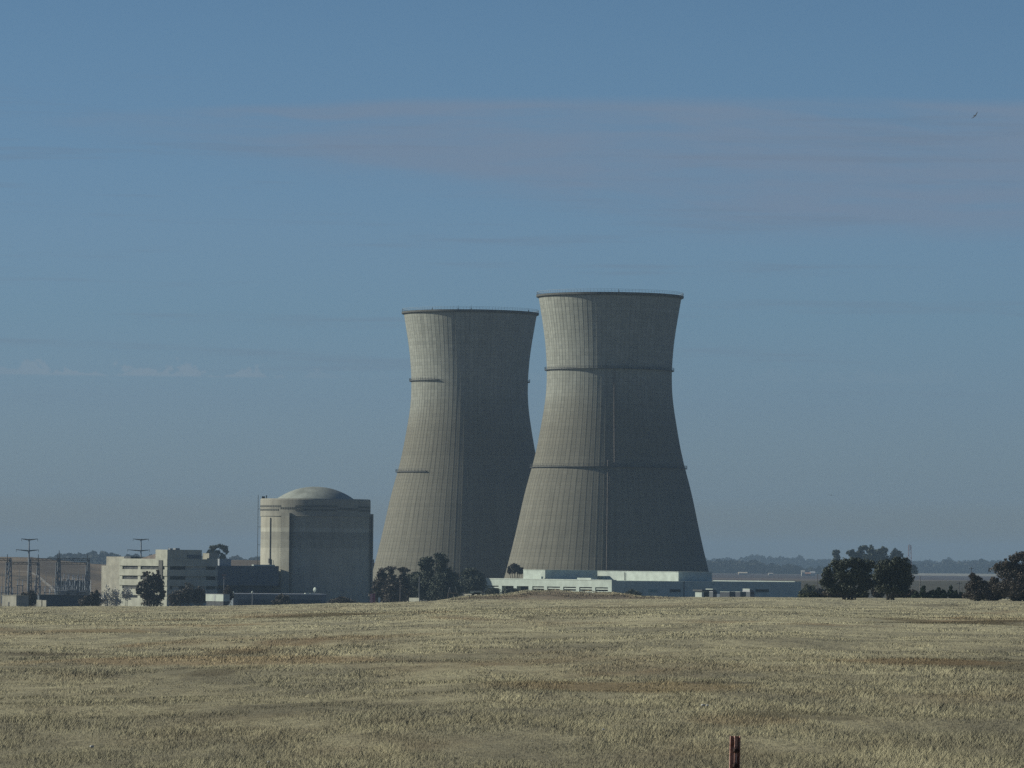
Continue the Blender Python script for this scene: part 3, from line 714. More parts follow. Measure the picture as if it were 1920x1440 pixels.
# low block in front of the reactor building
G = Bld('low_workshop', 437, 1790, 'long low grey blue workshop in front of the reactor building', 'building', rz=14)
gx = G.lx(612); gzt = lambda py: G.h(500, py, 15)
G.part('wall', MB().box(0, gx, 0, 12, 0, gzt(1114.5)), mat('grey_blue_panel', (0.15, 0.18, 0.20), 0.08, 0.4, streak=0.2))
G.part('roof_edge', MB().box(-0.1, gx+0.1, -0.15, 12.1, gzt(1114.5), gzt(1113)), mat('pale_metal', (0.5, 0.52, 0.54), 0.06, 0.6))
G.part('door_band', MB().box(2, gx-2, -0.1, -0.01, 0, gzt(1124)), mat('dark_cladding', (0.06, 0.075, 0.09)))
for k_, p_ in enumerate((575, 584)):
    G.part('roof_hatch', MB().box(G.lx(p_), G.lx(p_+8), 2, 4, gzt(1113)+0.01, gzt(1111.5)), M_WHITE2)
# satellite dish on that roof
d0 = G.w(G.lx(592), 3, gzt(1113))
ds = empty('satellite_dish', d0, 0, 'small white satellite dish on the roof of the low grey workshop', 'satellite dish')
db = MB(); rr = 0.9
for i in range(5):
    for j in range(14):
        r_ = rr*i/4; db.v.append((r_*math.cos(2*PI*j/14), 0.35*(r_/rr)**2, 1.5+r_*math.sin(2*PI*j/14)))
for i in range(4):
    for j in range(14): db.f.append((i*14+j, i*14+(j+1) % 14, (i+1)*14+(j+1) % 14, (i+1)*14+j))
do = db.build('reflector', M_WHITE2, ds); do.rotation_euler = (0, 0, rad(-50))
MB().tube([(0, 0, 0), (0, 0, 1.4)], 0.08, 6).build('mount', M_STEEL, ds)
# white trailer left of the low workshop
def trailer(px0, px1, py0, py1, Y, label, m=M_WHITE2):
    x0, x1 = X(px0, Y), X(px1, Y); z0, z1 = Z(px0, py1, Y), Z(px0, py0, Y)
    r = empty('site_trailer', (x0, Y, z0), 0, label, 'trailer'); L = x1-x0; hh_ = z1-z0
    MB().box(0, L, 0, 2.6, 0.55, hh_).build('body', m, r)
    MB().box(-0.05, L+0.05, -0.05, 2.65, hh_, hh_+0.12).build('roof', M_STEEL, r)
    for k_ in (0.3, 0.55): MB().box(L*k_, L*k_+0.9, -0.04, -0.005, hh_*0.55, hh_*0.8).build('window', M_GLASS, r)
    for k_ in (0.25, 0.75): MB().tube([(L*k_, 0.1, 0.35), (L*k_, 0.4, 0.35)], 0.35, 12).build('wheel', M_DARKSTEEL, r)
    MB().box(0.3, L-0.3, 0.5, 2.1, 0.3, 0.54).build('chassis', M_DARKSTEEL, r)
    return r
TR = Bld('site_trailer', 419, 1560, 'white site trailer standing between bushes in front of the office block', 'trailer', rz=40)
ty, th_ = TR.ly(386), TR.h(419, 1114.5)
TR.part('body', MB().box(0, 2.5, 0, ty, th_-2.2, th_), M_WHITE2); TR.part('roof', MB().box(-0.05, 2.55, -0.05, ty+0.05, th_+0.003, th_+0.12), M_STEEL)
TR.part('door', MB().box(-0.04, -0.005, ty*0.45, ty*0.45+0.8, th_-2.1, th_-0.3), mat('grey_panel', (0.36, 0.38, 0.38)))
TR.part('skirt', MB().box(0.15, 2.35, 0.15, ty-0.15, 0, th_-2.21), M_DARKSTEEL)
o_ = trailer(882, 903, 1109, 1117, 1080, 'small white trailer roof showing above the earth bank left of the hall')

# ------------------------------------------------------------------ posts, lamps, masts
def lamp_post(px, py_top, Y, label, head='twin', m=M_STEEL, group='yard lamps', z0=GZ):
    x_ = X(px, Y); zt = Z(px, py_top, Y)
    r = empty('lamp_post', (x_, Y, z0), 0, label, 'lamp post', group); h_ = zt-z0
    MB().tube([(0, 0, 0), (0, 0, h_)], [0.16, 0.09], 8).build('pole', m, r)
    if head == 'twin':
        MB().box(-0.9, -0.2, -0.2, 0.2, h_-0.15, h_+0.15).box(0.2, 0.9, -0.2, 0.2, h_-0.15, h_+0.15).box(-0.25, 0.25, -0.06, 0.06, h_-0.05, h_+0.05).build('lamp_head', M_PALE, r)
    elif head == 'ball':
        b_ = MB(); b_.tube([(0, 0, h_-0.1), (0, 0, h_+0.1), (0, 0, h_+0.45), (0, 0, h_+0.75)], [0.15, 0.42, 0.42, 0.12], 10); b_.build('lamp_head', M_WHITE2, r)
    elif head == 'ring':
        b_ = MB(); b_.box(-0.7, 0.7, -0.25, 0.25, h_-0.2, h_+0.15); b_.box(-0.5, 0.5, -0.2, 0.2, h_-1.3, h_-1.0); b_.build('lamp_head', mat('reddish_lamp', (0.30, 0.20, 0.17), 0.1, 1), r)
    return r
lamp_post(420, 1078, 1720, 'tall lamp mast with a reddish double head in front of the dark clad wing', 'ring')
lamp_post(438, 1113, 1730, 'short lamp post with white globe at the left end of the low workshop', 'ball')
lamp_post(473.5, 1112, 1730, 'short lamp post with white globe before the middle of the low workshop', 'ball')
lamp_post(750.5, 1092, 1640, 'pale bare pole among the thin trees left of the dark tree clump', 'none', M_PALE)
lamp_post(786, 1081, 1640, 'slim grey pole in front of the dark tree clump', 'none')
lamp_post(170.5, 1087, 1650, 'white painted pole left of the pale bare bushes', 'none', mat('white_paint', (0.7, 0.7, 0.66), 0.05, 1))
def monopole(px, py_top, Y, wtop, wbot, arms, label):
    x_ = X(px, Y, 1020); k_ = F/Y; h_ = Z(px, py_top, Y)-GZ
    r = empty('transmission_pole', (x_, Y, GZ), 0, label, 'transmission pole', 'steel transmission poles')
    MB().tube([(0, 0, 0), (0, 0, h_)], [wbot/k_/2, wtop/k_/2], 12).build('pole', mat('blue_grey_steel', (0.16, 0.19, 0.22), 0.08, 0.5, 0.6), r, smooth=True)
    for (pl, pr_, pyy) in arms:
        z_ = Z(px, pyy, Y)-GZ
        for pe in (pl, pr_):
            d_ = (pe-px)/k_
            MB().tube([(0, 0, z_-0.2), (d_*0.5, 0, z_+0.05), (d_, 0, z_+0.25)], [0.34, 0.24, 0.12], 6).build('crossarm', M_DARKSTEEL, r)
            ib = MB().tube([(d_*0.97, 0, z_+0.15), (d_*0.97, 0, z_-0.7)], 0.08, 6); ib.build('insulator', M_DARKSTEEL, r)
    return r
for px_, py_, Y_, lab in ((4, 1071, 1930, 'slim grey pole at the very left edge of the substation'), (36, 1066, 1960, 'slim grey pole left of the tall transmission pole'), (66, 1074, 1985, 'slim grey pole just right of the tall transmission pole'), (86, 1071, 1960, 'slim grey pole left of the tall spiked gantry'), (99, 1080, 1900, 'short grey pole by the foot of the spiked gantry'), (126, 1068, 1990, 'slim grey pole rising from the switchgear, left one'), (147, 1066, 1995, 'slim grey pole rising from the switchgear, right one')):
    lamp_post(px_, py_, Y_, lab, 'none', group='slim poles in the substation')
monopole(54.5, 1010.5, 2000, 2.2, 6.0, [(40, 71, 1011.5), (30, 73, 1032)], 'tall tapered steel transmission pole with two long crossarms, rising beside the substation gantries')
monopole(264.5, 1010, 2250, 2.0, 4.6, [(249, 279, 1011.5), (239, 281, 1032)], 'steel transmission pole whose two crossarms rise above the office block roof')
# substation gantries
def lattice_leg(b, x0, Yo, h_, wb, wt=0.45):
    for sx in (-1, 1): b.tube([(x0+sx*wb/2, Yo, 0), (x0+sx*wt/2, Yo, h_)], 0.14, 4)
    n_ = 9
    for i in range(n_):
        z0, z1 = h_*i/n_, h_*(i+1)/n_; w0, w1 = wb+(wt-wb)*i/n_, wb+(wt-wb)*(i+1)/n_; s_ = 1 if i % 2 else -1
        b.tube([(x0-s_*w0/2, Yo, z0), (x0+s_*w1/2, Yo, z1)], 0.08, 4)
def gantry(px0, px1, py_beam, Y, spikes, label):
    k_ = F/Y; x0 = X(px0, Y, 1080); L = X(px1, Y, 1080)-x0; h_ = Z((px0+px1)/2, py_beam, Y)-GZ
    r = empty('substation_gantry', (x0, Y, GZ), 0, label, 'gantry', 'steel gantries of the substation')
    for xx, pxx in ((0, px0), (L, px1)):
        b = MB(); lattice_leg(b, xx, 0, h_, 1.7, 0.6); lattice_leg(b, xx, 1.6, h_, 1.7, 0.6); b.build('leg', mat('gantry_steel', (0.19, 0.22, 0.25), 0.1, 1), r)
        if pxx in spikes: MB().tube([(xx, 0.8, h_), (xx, 0.8, Z(pxx, spikes[pxx], Y)-GZ)], [0.22, 0.12], 5).build('spike', M_DARKSTEEL, r)
    b = MB()
    for zz in (h_, h_-0.7):
        for yy in (0, 1.6): b.tube([(-0.5, yy, zz), (L+0.5, yy, zz)], 0.11, 4)
    n_ = max(4, int(L/1.6))
    for i in range(n_):
        s_ = 1 if i % 2 else 0; b.tube([(L*i/n_, 0, h_-s_*0.7), (L*(i+1)/n_, 0, h_-0.7+s_*0.7)], 0.07, 4)
    b.build('beam', M_DARKSTEEL, r)
    return r
gantry(-60, 18.5, 1047, 1900, {18.5: 1045.5}, 'lattice gantry at the left edge, its beam running out of the picture')
gantry(13, 71, 1054.5, 1940, {13: 1039, 71: 1039}, 'lower lattice gantry crossing behind the transmission pole')
gantry(55.5, 110, 1047, 1905, {110: 1032}, 'lattice gantry between the transmission pole and the tall spike')
gantry(110.6, 165.5, 1047, 1905, {}, 'rightmost lattice gantry with the higher beam')
gantry(106.5, 163, 1054.5, 1945, {106.5: 1039, 163: 1038}, 'lower lattice gantry at the right, behind the higher beam')
# switchgear
def switchgear(px, py, Y, n_, kind_, label, grp):
    x0 = X(px, Y, 1090); h_ = Z(px, py, Y)-GZ
    r = empty('bus_support' if kind_ == 0 else 'power_transformer', (x0, Y, GZ), 0, label, 'switchgear' if kind_ == 0 else 'transformer', grp)
    if kind_ == 0:
        b = MB()
        for i in range(n_): b.tube([(i*2.0, 0, 0), (i*2.0, 0, h_-2.2)], 0.2, 5)
        b.box(-0.4, (n_-1)*2.0+0.4, -0.15, 0.15, h_-2.4, h_-2.15); b.build('frame', mat('gantry_steel', (0.19, 0.22, 0.25)), r)
        for i in range(n_):
            pts = [(i*2.0, 0, h_-2.15+j*0.18) for j in range(13)]; MB().tube(pts, [0.20 if j % 2 else 0.11 for j in range(13)], 8).build('insulator', mat('insulator_glaze', (0.42, 0.46, 0.50), 0.1, 1, 0.3), r)
        MB().tube([(-1.0, 0, h_+0.05), ((n_-1)*2.0+1.0, 0, h_+0.05)], 0.07, 5).build('busbar', M_STEEL, r)
    else:
        MB().box(-2.2, 2.2, -1.4, 1.4, 0.4, h_-2.2).build('tank', mat('transformer_grey', (0.15, 0.17, 0.18), 0.1, 0.5), r)
        fb_ = MB()
        for i in range(9): fb_.box(2.25+0.0, 2.9, -1.3+i*0.3, -1.2+i*0.3, 0.8, h_-2.8)
        fb_.build('radiator', M_DARKSTEEL, r)
        for i in (-1.3, 0, 1.3): MB().tube([(i, 0, h_-2.2), (i*1.1, 0, h_-1.2), (i*1.15, 0, h_)], [0.28, 0.2, 0.08], 8).build('bushing', M_STEEL, r)
        MB().tube([(-1.8, -0.8, h_-1.6), (1.2, -0.8, h_-1.6)], 0.45, 10).build('oil_conservator', M_STEEL, r)
for i, (p_, q_, yy, n_) in enumerate([(3, 1100, 1960, 2), (24, 1102, 1985, 2), (33, 1087, 1950, 2), (66, 1088, 1890, 2), (84, 1100, 1940, 3), (116, 1082, 1960, 2), (128, 1078, 1985, 2), (140, 1082, 1950, 3), (150, 1090, 1900, 2), (124, 1098, 1890, 3), (94, 1104, 1880, 2)]):
    names = ['left edge of the picture', 'gap right of the left edge gantry', 'foot of the transmission pole, left side', 'foot of the lower gantry leg right of the pole', 'ground left of the tall spiked gantry', 'left end of the switchgear cluster', 'back of the switchgear cluster, tallest', 'right part of the switchgear cluster', 'front right of the switchgear cluster', 'front left of the switchgear cluster', 'foot of the hillside track']
    switchgear(p_, q_, yy, n_, 0, 'busbar support with post insulators, '+names[i], 'busbar supports in the substation')
for i, (p_, q_, yy, n_) in enumerate([(113, 1090, 1930, 3), (120, 1076, 2005, 2), (131, 1088, 1920, 3), (136, 1079, 1995, 2), (146, 1078, 2010, 2), (155, 1084, 1975, 2), (159, 1096, 1885, 2), (109, 1098, 1900, 2)]):
    ords = ['first', 'second', 'third', 'fourth', 'fifth', 'sixth', 'seventh', 'eighth']
    switchgear(p_, q_, yy, n_, 0, 'grey busbar support between the two right hand gantries, px order '.replace(', px order ', ', ')+['middle left', 'rear left, tall', 'centre front', 'rear centre', 'rear right, tall', 'far right', 'front by the right leg', 'front by the left leg'][i], 'busbar supports in the substation')
for i, (p_, q_, yy) in enumerate([(120, 1101, 1870), (137, 1099, 1870), (155, 1102, 1870)]):
    switchgear(p_, q_, yy, 0, 1, ('left', 'middle', 'right')[i]+' one of three grey transformers under the right hand gantries', 'substation transformers')
# low dark wall, hut
CH = Bld('control_house', 168, 2015, 'dark low control house behind the switchgear', 'building', rz=10)
CH.part('wall', MB().box(CH.lx(108), 0, 0, 8, 0, CH.h(140, 1090)), mat('dark_cladding', (0.06, 0.075, 0.09)))
CH.part('roof', MB().box(CH.lx(108)-0.3, 0.3, -0.3, 8.3, CH.h(140, 1090)+0.003, CH.h(140, 1089)), M_DARKSTEEL)
LB = Bld('low_shed', 74, 1760, 'low dark flat roofed shed in front of the substation', 'shed', rz=12)
LB.part('wall', MB().box(0, LB.lx(187), 0, 9, 0, LB.h(74, 1116)), mat('dark_cladding', (0.06, 0.075, 0.09)))
LB.part('roof', MB().box(-0.2, LB.lx(187)+0.2, -0.2, 9.2, LB.h(74, 1116)+0.003, LB.h(74, 1115)), M_DARKSTEEL)
HT = Bld('field_hut', 31, 1500, 'square tan block hut standing at the left edge of the pasture', 'hut', rz=48)
HT.part('wall', MB().box(0, 5, 0, HT.ly(4.5), 0, HT.h(31, 1117)), M_TAN2)
HT.part('roof', MB().box(-0.15, 5.1, -0.15, HT.ly(4.5)+0.15, HT.h(31, 1117)+0.003, HT.h(31, 1116)), M_TAN2)
HT.part('door', MB().box(-0.06, -0.005, HT.ly(18), HT.ly(16), 1.0, HT.h(31, 1129)), M_DARKSTEEL)
SB = Bld('block_wall', 87, 1560, 'short tan block wall with a gap, right of the tan hut', 'wall', rz=48)
SB.part('wall', MB().box(0, 0.4, 0, SB.ly(80), 0, SB.h(87, 1125.5)).box(0, 0.4, SB.ly(78), SB.ly(69), 0, SB.h(87, 1125)), M_TAN2)
TW = Bld('boundary_wall', 903, 1120, 'tan block wall by the small white trailer, left of the hall', 'wall', rz=48, zg=gz(X(900, 1120), 1120)-3)
TW.part('wall', MB().box(0, 0.4, 0, TW.ly(871), 0, TW.h(903, 1114.0)), M_TAN2)
TG = Bld('low_garden_wall', 786, 1560, 'low tan wall showing under the dark tree clump', 'wall', rz=48, zg=GZ)
TG.part('wall', MB().box(0, 0.4, 0, TG.ly(767), 0, TG.h(786, 1121)), M_TAN)
# grey flat building glimpsed left of the far tower base
FB = Bld('pump_house', 712, 2105, 'small blue grey building at the left foot of the farther cooling tower', 'building', rz=40)
FB.part('wall', MB().box(-30, 0, 0, 10, 0, FB.h(700, 1091)), M_BLUEWALL); FB.part('roof', MB().box(-30.2, 0.2, -0.2, 10.2, FB.h(700, 1091)+0.003, FB.h(700, 1090)), M_WHITE2)
# dark building behind the reactor building (edge between it and the far tower)
KB = Bld('distant_shed', 701, 2500, 'dark shed roof between the reactor building and the farther cooling tower', 'shed', rz=40)
KB.part('wall', MB().box(-40, 0, 0, 15, 0, KB.h(700, 1049)), mat('dark_cladding', (0.06, 0.075, 0.09)))
# small vertical signs right of the reactor building
for i, (px_, c_, lab) in enumerate([(696.5, (0.55, 0.30, 0.32), 'pinkish marker board just right of the reactor building'), (701.5, (0.30, 0.10, 0.14), 'dark red marker board right of the pinkish one'), (711.5, (0.62, 0.68, 0.62), 'white marker board in front of the thin trees')]):
    Y_ = 1560; x_ = X(px_, Y_); h_ = Z(px_, 1113 if i != 2 else 1120, Y_)-GZ
    r = empty('marker_board', (x_, Y_, GZ), 0, lab, 'sign', 'marker boards')
    MB().box(-0.35, 0.35, -0.04, 0.04, h_-3.4, h_).build('board', mat('board_%d' % i if False else ('pink_paint', 'dark_red_paint', 'white_board_paint')[i], c_, 0.1, 1), r)
    MB().tube([(-0.25, 0.1, 0), (-0.25, 0.1, h_-0.2)], 0.06, 5).tube([(0.25, 0.1, 0), (0.25, 0.1, h_-0.2)], 0.06, 5).build('posts', M_STEEL, r)
# white pipe frame right of the dark tree clump
Y_ = 1010; px_ = 849; x_ = X(px_, Y_); zg_ = gz(x_, Y_)
r = empty('pipe_frame', (x_, Y_, zg_-0.5), 0, 'pale metal pipe frame with two leaning masts beside the dark tree clump', 'frame')
zt = Z(px_, 1112, Y_)-zg_+0.5; zs = Z(px_, 1102, Y_)-zg_+0.5; s_ = F/Y_
b = MB(); b.tube([(-9/s_, 0, zt), (9/s_, 0, zt)], 0.07, 6)
for q in (-9, 2, 9): b.tube([(q/s_, 0, 0), (q/s_, 0, zt)], 0.06, 6)
b.build('frame', M_PALE, r)
b = MB().tube([(-8/s_, 0.2, zt), (-5.5/s_, 0.2, zs+0.1)], 0.04, 5).tube([(-3.5/s_, 0.2, zt), (-5.5/s_, 0.2, zs+0.1)], 0.04, 5); b.build('mast', M_STEEL, r)
b = MB().tube([(8/s_, 0.2, zt), (5/s_, 0.2, zs+0.3)], 0.04, 5); b.build('mast', M_STEEL, r)
# things along the shaded side of the hall
K = Bld('guard_booth', 1316, 1760, 'small white booth with a dark flat canopy beside the shaded hall wall', 'booth')
kz = lambda py: K.h(1316, py)
K.part('wall', MB().box(0, K.lx(1330), 0, K.ly(1303.5), 0, kz(1108.5)), M_WHITE2)
K.part('canopy', MB().box(-0.6, K.lx(1338), -0.8, K.ly(1303)+0.5, kz(1108.5)+0.003, kz(1105.5)), M_DARKSTEEL)
K.part('window', MB().box(K.lx(1320), K.lx(1329), -0.05, -0.005, kz(1119), kz(1110)), M_GLASS)
for (px_, yy, dark, lab) in ((1368, 1770, 1, 'dark box truck parked nearest the white booth'), (1388, 1790, 1, 'dark box truck parked to the right, behind the first one')):
    T = Bld('box_truck', px_, yy, lab, 'truck', rz=40, group='trucks parked by the hall')
    tz = lambda py: T.h(px_, py)
    T.part('cargo_box', MB().box(0, T.lx(px_+11), 0, 5.0, 1.0, tz(1110)), mat('dark_truck_paint', (0.045, 0.05, 0.06), 0.1, 1, 0.4))
    T.part('cargo_roof', MB().box(0, T.lx(px_+11), 0, 5.0, tz(1110)+0.003, tz(1109.3)), M_WHITE2)
    T.part('cab', MB().box(0.1, T.lx(px_+11)-0.1, 5.02, 6.8, 0.7, tz(1114)), M_BLUEWALL)
    for yy_ in (1.0, 5.8):
        T.part('wheel', MB().tube([(-0.05, yy_, 0.5), (0.35, yy_, 0.5)], 0.5, 12), M_DARKSTEEL)
for (p0, p1, lab) in ((1333, 1341, 'grey van just right of the booth canopy, white cap painting its sunlit strip'), (1402, 1411, 'grey van right of the dark trucks, white cap painting its sunlit strip')):
    V_ = Bld('parked_van', (p0+p1)/2, 1800, lab, 'van', rz=40, group='vans parked by the hall'); vz = V_.h(p0, 1107)
    V_.part('body', MB().box(0, 2.2, 0, 5.2, 0.4, vz-0.5).prism([(0.1, 0.2, vz-0.5), (2.1, 0.2, vz-0.5), (2.1, 4.4, vz-0.5), (0.1, 4.4, vz-0.5)], [(0.25, 0.5, vz+0.2), (1.95, 0.5, vz+0.2), (1.95, 4.0, vz+0.2), (0.25, 4.0, vz+0.2)]), mat('grey_van_paint', (0.10, 0.11, 0.12), 0.05, 1, 0.4))
    V_.part('lit_roof_cap', MB().box(0.2, 2.0, 0.4, 4.2, vz+0.205, vz+0.6), M_WHITE2)  # white cap paints the small sunlit strip of the van
    V_.part('windscreen', MB().box(0.3, 1.9, -0.03, -0.003, vz-1.3, vz-0.6), M_GLASS)
    for yy_ in (1.0, 4.2): V_.part('wheel', MB().tube([(-0.04, yy_, 0.36), (0.25, yy_, 0.36)], 0.36, 12), M_DARKSTEEL)

# ------------------------------------------------------------------ trees and shrubs
def foliage(rng, lobes, n, size, spread=0.30, sub=14, holes=0.0):
    """lobes: (x,y,z,rx,ry,rz) ; returns leaf quads scattered in clumps through the lobes"""
    vol = np.array([l[3]*l[5] for l in lobes]); pr_ = vol/vol.sum(); P = []; R = []
    for l, f in zip(lobes, pr_):
        k_ = max(12, int(n*f)); ns = sub
        d = rng.normal(size=(ns, 3)); d /= np.linalg.norm(d, axis=1)[:, None]
        rr_ = (0.35+0.62*rng.random(ns)**0.6)[:, None]
        cs = np.array(l[:3])+d*rr_*np.array(l[3:6])
        tone = rng.normal(0.45, 0.2, ns)
        pick = rng.integers(0, ns, k_)
        q = rng.normal(size=(k_, 3)); q /= np.maximum(1, np.linalg.norm(q, axis=1)/1.7)[:, None]
        P.append(cs[pick]+q*spread*np.array(l[3:6])); R.append(tone[pick]+rng.normal(0, 0.13, k_))
    P = np.concatenate(P); R = np.clip(np.concatenate(R), 0, 1); N = len(P)
    a = rng.normal(size=(N, 3)); a /= np.linalg.norm(a, axis=1)[:, None]
    b = rng.normal(size=(N, 3)); b -= a*(a*b).sum(1)[:, None]; b /= np.linalg.norm(b, axis=1)[:, None]
    s_ = (size*(0.6+0.8*rng.random(N)))[:, None]; a = a*s_; b = b*s_*0.6
    V = np.stack([P-a, P-b*0.9, P+a, P+b*0.9], 1).reshape(-1, 3)
    return V, np.arange(N*4).reshape(-1, 4), np.repeat(R, 4)
def tree(name, label, cat, Y, base, lobes, n, size, m, seed, stems=1, group=None, depth=0.9, trunk_r=0.25, spread=0.30, sub=14, zbase=None, lean=0.0):
    rng_ = np.random.default_rng(seed); s_ = F/Y
    bx_ = X(base[0], Y, base[1]); bz_ = gz(bx_, Y) if zbase is None else zbase
    r = empty(name, (bx_, Y, bz_), 0, label, cat, group)
    L = []
    for (px_, py_, rx, ry) in lobes:
        p = ray(px_, py_, Y); L.append((p.x-bx_, rng_.normal(0, 0.35)*rx/s_, p.z-bz_, rx/s_, rx/s_*depth, ry/s_))
    zlo = min(l[2] for l in L)
    for l in list(L):                       # small side clumps break the outline
        for _ in range(2):
            t_ = rng_.random()*2*PI; q_ = 0.85+0.35*rng_.random(); k_ = 0.30+0.25*rng_.random()
            L.append((l[0]+math.cos(t_)*l[3]*q_, l[1]+rng_.normal(0, 0.5)*l[4], max(zlo, l[2]+math.sin(t_)*l[5]*q_), l[3]*k_, l[4]*k_, l[5]*k_))
    V, Fc, R = foliage(rng_, L, n, size, spread, sub)
    np_mesh('crown', V, Fc, m, r, rnd=R)
    b = MB(); zs_ = min(l[2]-l[5]*0.3 for l in L)
    width = max(l[0] for l in L)-min(l[0] for l in L)
    roots = [(0.0, 0.0)] if stems == 1 else [((i/(stems-1)-0.5)*min(width*0.22, 3.0), rng_.normal(0, 0.3)) for i in range(stems)]
    for i, l in enumerate(L[:len(lobes)]):
        q = min(roots, key=lambda q_: abs(q_[0]-l[0]*0.3)) if stems > 1 else roots[0]
        q = roots[i % len(roots)] if stems > 1 else q
        mid = (q[0]*0.6+l[0]*0.35, q[1]+l[1]*0.3, max(0.4, l[2]*0.5))
        b.tube([(q[0], q[1], -0.3), mid, (l[0], l[1], l[2]+l[5]*0.35)], [trunk_r, trunk_r*0.62, trunk_r*0.15], 6)
    b.build('trunk', M_BARK, r)
    return r
tree('oak_tree', 'broad dark multi stemmed tree, left one of the nearer pair at the right', 'tree', 880, (1593, 1127),
     [(1552, 1077, 9, 11), (1550, 1092, 9, 9), (1569, 1061, 12, 9), (1584, 1060, 12, 9), (1603, 1057, 12, 10), (1622, 1060, 13, 10), (1634, 1062, 7, 8), (1576, 1078, 19, 15), (1608, 1080, 22, 17), (1560, 1098, 13, 12), (1590, 1100, 20, 11), (1626, 1094, 15, 12), (1617, 1105, 10, 6), (1566, 1107, 9, 5)],
     21000, 0.17, L_DARK, 1, stems=5, spread=0.30, sub=20, group='nearer trees at the right', trunk_r=0.16)
tree('oak_tree', 'rounded dark brownish tree, right one of the nearer pair', 'tree', 890, (1670, 1127),
     [(1657, 1064, 15, 11), (1677, 1056, 13, 9), (1692, 1056, 11, 9), (1702, 1070, 7, 10), (1664, 1082, 20, 16), (1690, 1082, 16, 16), (1660, 1102, 15, 12), (1684, 1104, 18, 12), (1648, 1092, 10, 10), (1646, 1080, 8, 8), (1700, 1090, 9, 12)],
     21000, 0.17, L_DARK, 2, stems=5, spread=0.30, sub=20, group='nearer trees at the right', trunk_r=0.15)
tree('eucalyptus_tree', 'hazy slender treetop sticking up at the left behind the nearer pair', 'tree', 3500, (1568, 1100),
     [(1567, 1039, 6, 6), (1571, 1046, 5, 5), (1567, 1052, 6, 6), (1569, 1066, 8, 9)], 1500, 0.9, L_EUC, 3, group='hazy trees behind', trunk_r=0.6, spread=0.33)
tree('eucalyptus_tree', 'hazy tall domed tree rising behind the middle of the nearer pair', 'tree', 3500, (1622, 1100),
     [(1596, 1037, 6, 5), (1601, 1046, 7, 6), (1612, 1040, 7, 6), (1621, 1029, 10, 6), (1632, 1032, 8, 6), (1616, 1054, 14, 10), (1634, 1050, 14, 12)], 5000, 0.85, L_EUC, 4, group='hazy trees behind', trunk_r=0.7, spread=0.28)
tree('eucalyptus_tree', 'hazy wide tree rising behind the right of the nearer pair', 'tree', 3550, (1665, 1100),
     [(1646, 1033, 9, 6), (1657, 1032, 8, 5), (1678, 1036, 8, 6), (1683, 1042, 8, 6), (1655, 1046, 14, 9), (1675, 1052, 14, 9), (1698, 1058, 9, 8), (1710, 1068, 8, 6), (1716, 1073, 5, 3)], 5500, 0.85, L_EUC, 5, group='hazy trees behind', trunk_r=0.7, spread=0.28)
tree('oak_tree', 'tall spreading brown tree cut by the right edge of the picture', 'tree', 880, (1912, 1130),
     [(1866, 1067, 8, 7), (1878, 1062, 8, 8), (1886, 1058, 6, 7), (1894, 1057, 7, 7), (1903, 1049, 9, 7), (1915, 1043, 11, 7), (1932, 1042, 12, 9), (1905, 1062, 14, 9), (1886, 1076, 14, 10), (1925, 1070, 20, 18), (1955, 1066, 22, 22), (1900, 1096, 24, 16), (1940, 1100, 26, 18), (1882, 1108, 16, 12), (1905, 1116, 16, 9)],
     22000, 0.17, L_BROWN, 6, stems=3, spread=0.38, sub=22, group='trees at the right edge', trunk_r=0.2)
tree('oak_tree', 'small brown bushy tree left of the tall one at the right edge', 'tree', 870, (1834, 1130),
     [(1824, 1081, 6, 5), (1832, 1085, 7, 6), (1827, 1093, 10, 8), (1820, 1104, 9, 10), (1838, 1104, 13, 11), (1826, 1116, 14, 8), (1845, 1117, 12, 8)],
     8500, 0.15, L_BROWN, 7, stems=3, spread=0.38, sub=22, group='trees at the right edge', trunk_r=0.1)
tree('oak_tree', 'low brown thicket between the bushy tree and the tall one at the right edge', 'shrub', 885, (1866, 1130),
     [(1862, 1092, 8, 9), (1858, 1106, 11, 10), (1872, 1112, 12, 10), (1862, 1119, 14, 7)], 7500, 0.15, L_BROWN, 8, stems=3, spread=0.38, sub=22, group='trees at the right edge', trunk_r=0.1)
for i, (tx_, ty_, hw, lab) in enumerate([(1717, 1110, 7, 'lowest dark evergreen shrub left of the pale utility pole'), (1731, 1100, 6, 'pointed dark evergreen shrub right behind the pale utility pole'), (1745, 1109, 7, 'low round evergreen shrub second right of the pale pole'),
                                    (1759, 1104, 7, 'evergreen shrub in the middle of the right hand row'), (1769, 1106, 6, 'evergreen shrub with twin top beside the middle one'), (1783, 1100, 5, 'tallest narrow evergreen in the row'), (1792, 1109, 5, 'small evergreen right of the tallest narrow one'), (1802, 1113, 6, 'last low evergreen at the right end of the row')]):
    tree('evergreen_shrub', lab, 'shrub', 1010, (tx_, 1121), [(tx_, ty_+3, hw*0.45, 4), (tx_, ty_+8, hw*0.75, 5), (tx_, max(ty_+12, 1116), hw*1.1, 6)], 1800, 0.20, leafmat('evergreen_foliage', (0.014, 0.028, 0.016), (0.05, 0.07, 0.035)), 20+i, group='row of evergreen shrubs', trunk_r=0.08)
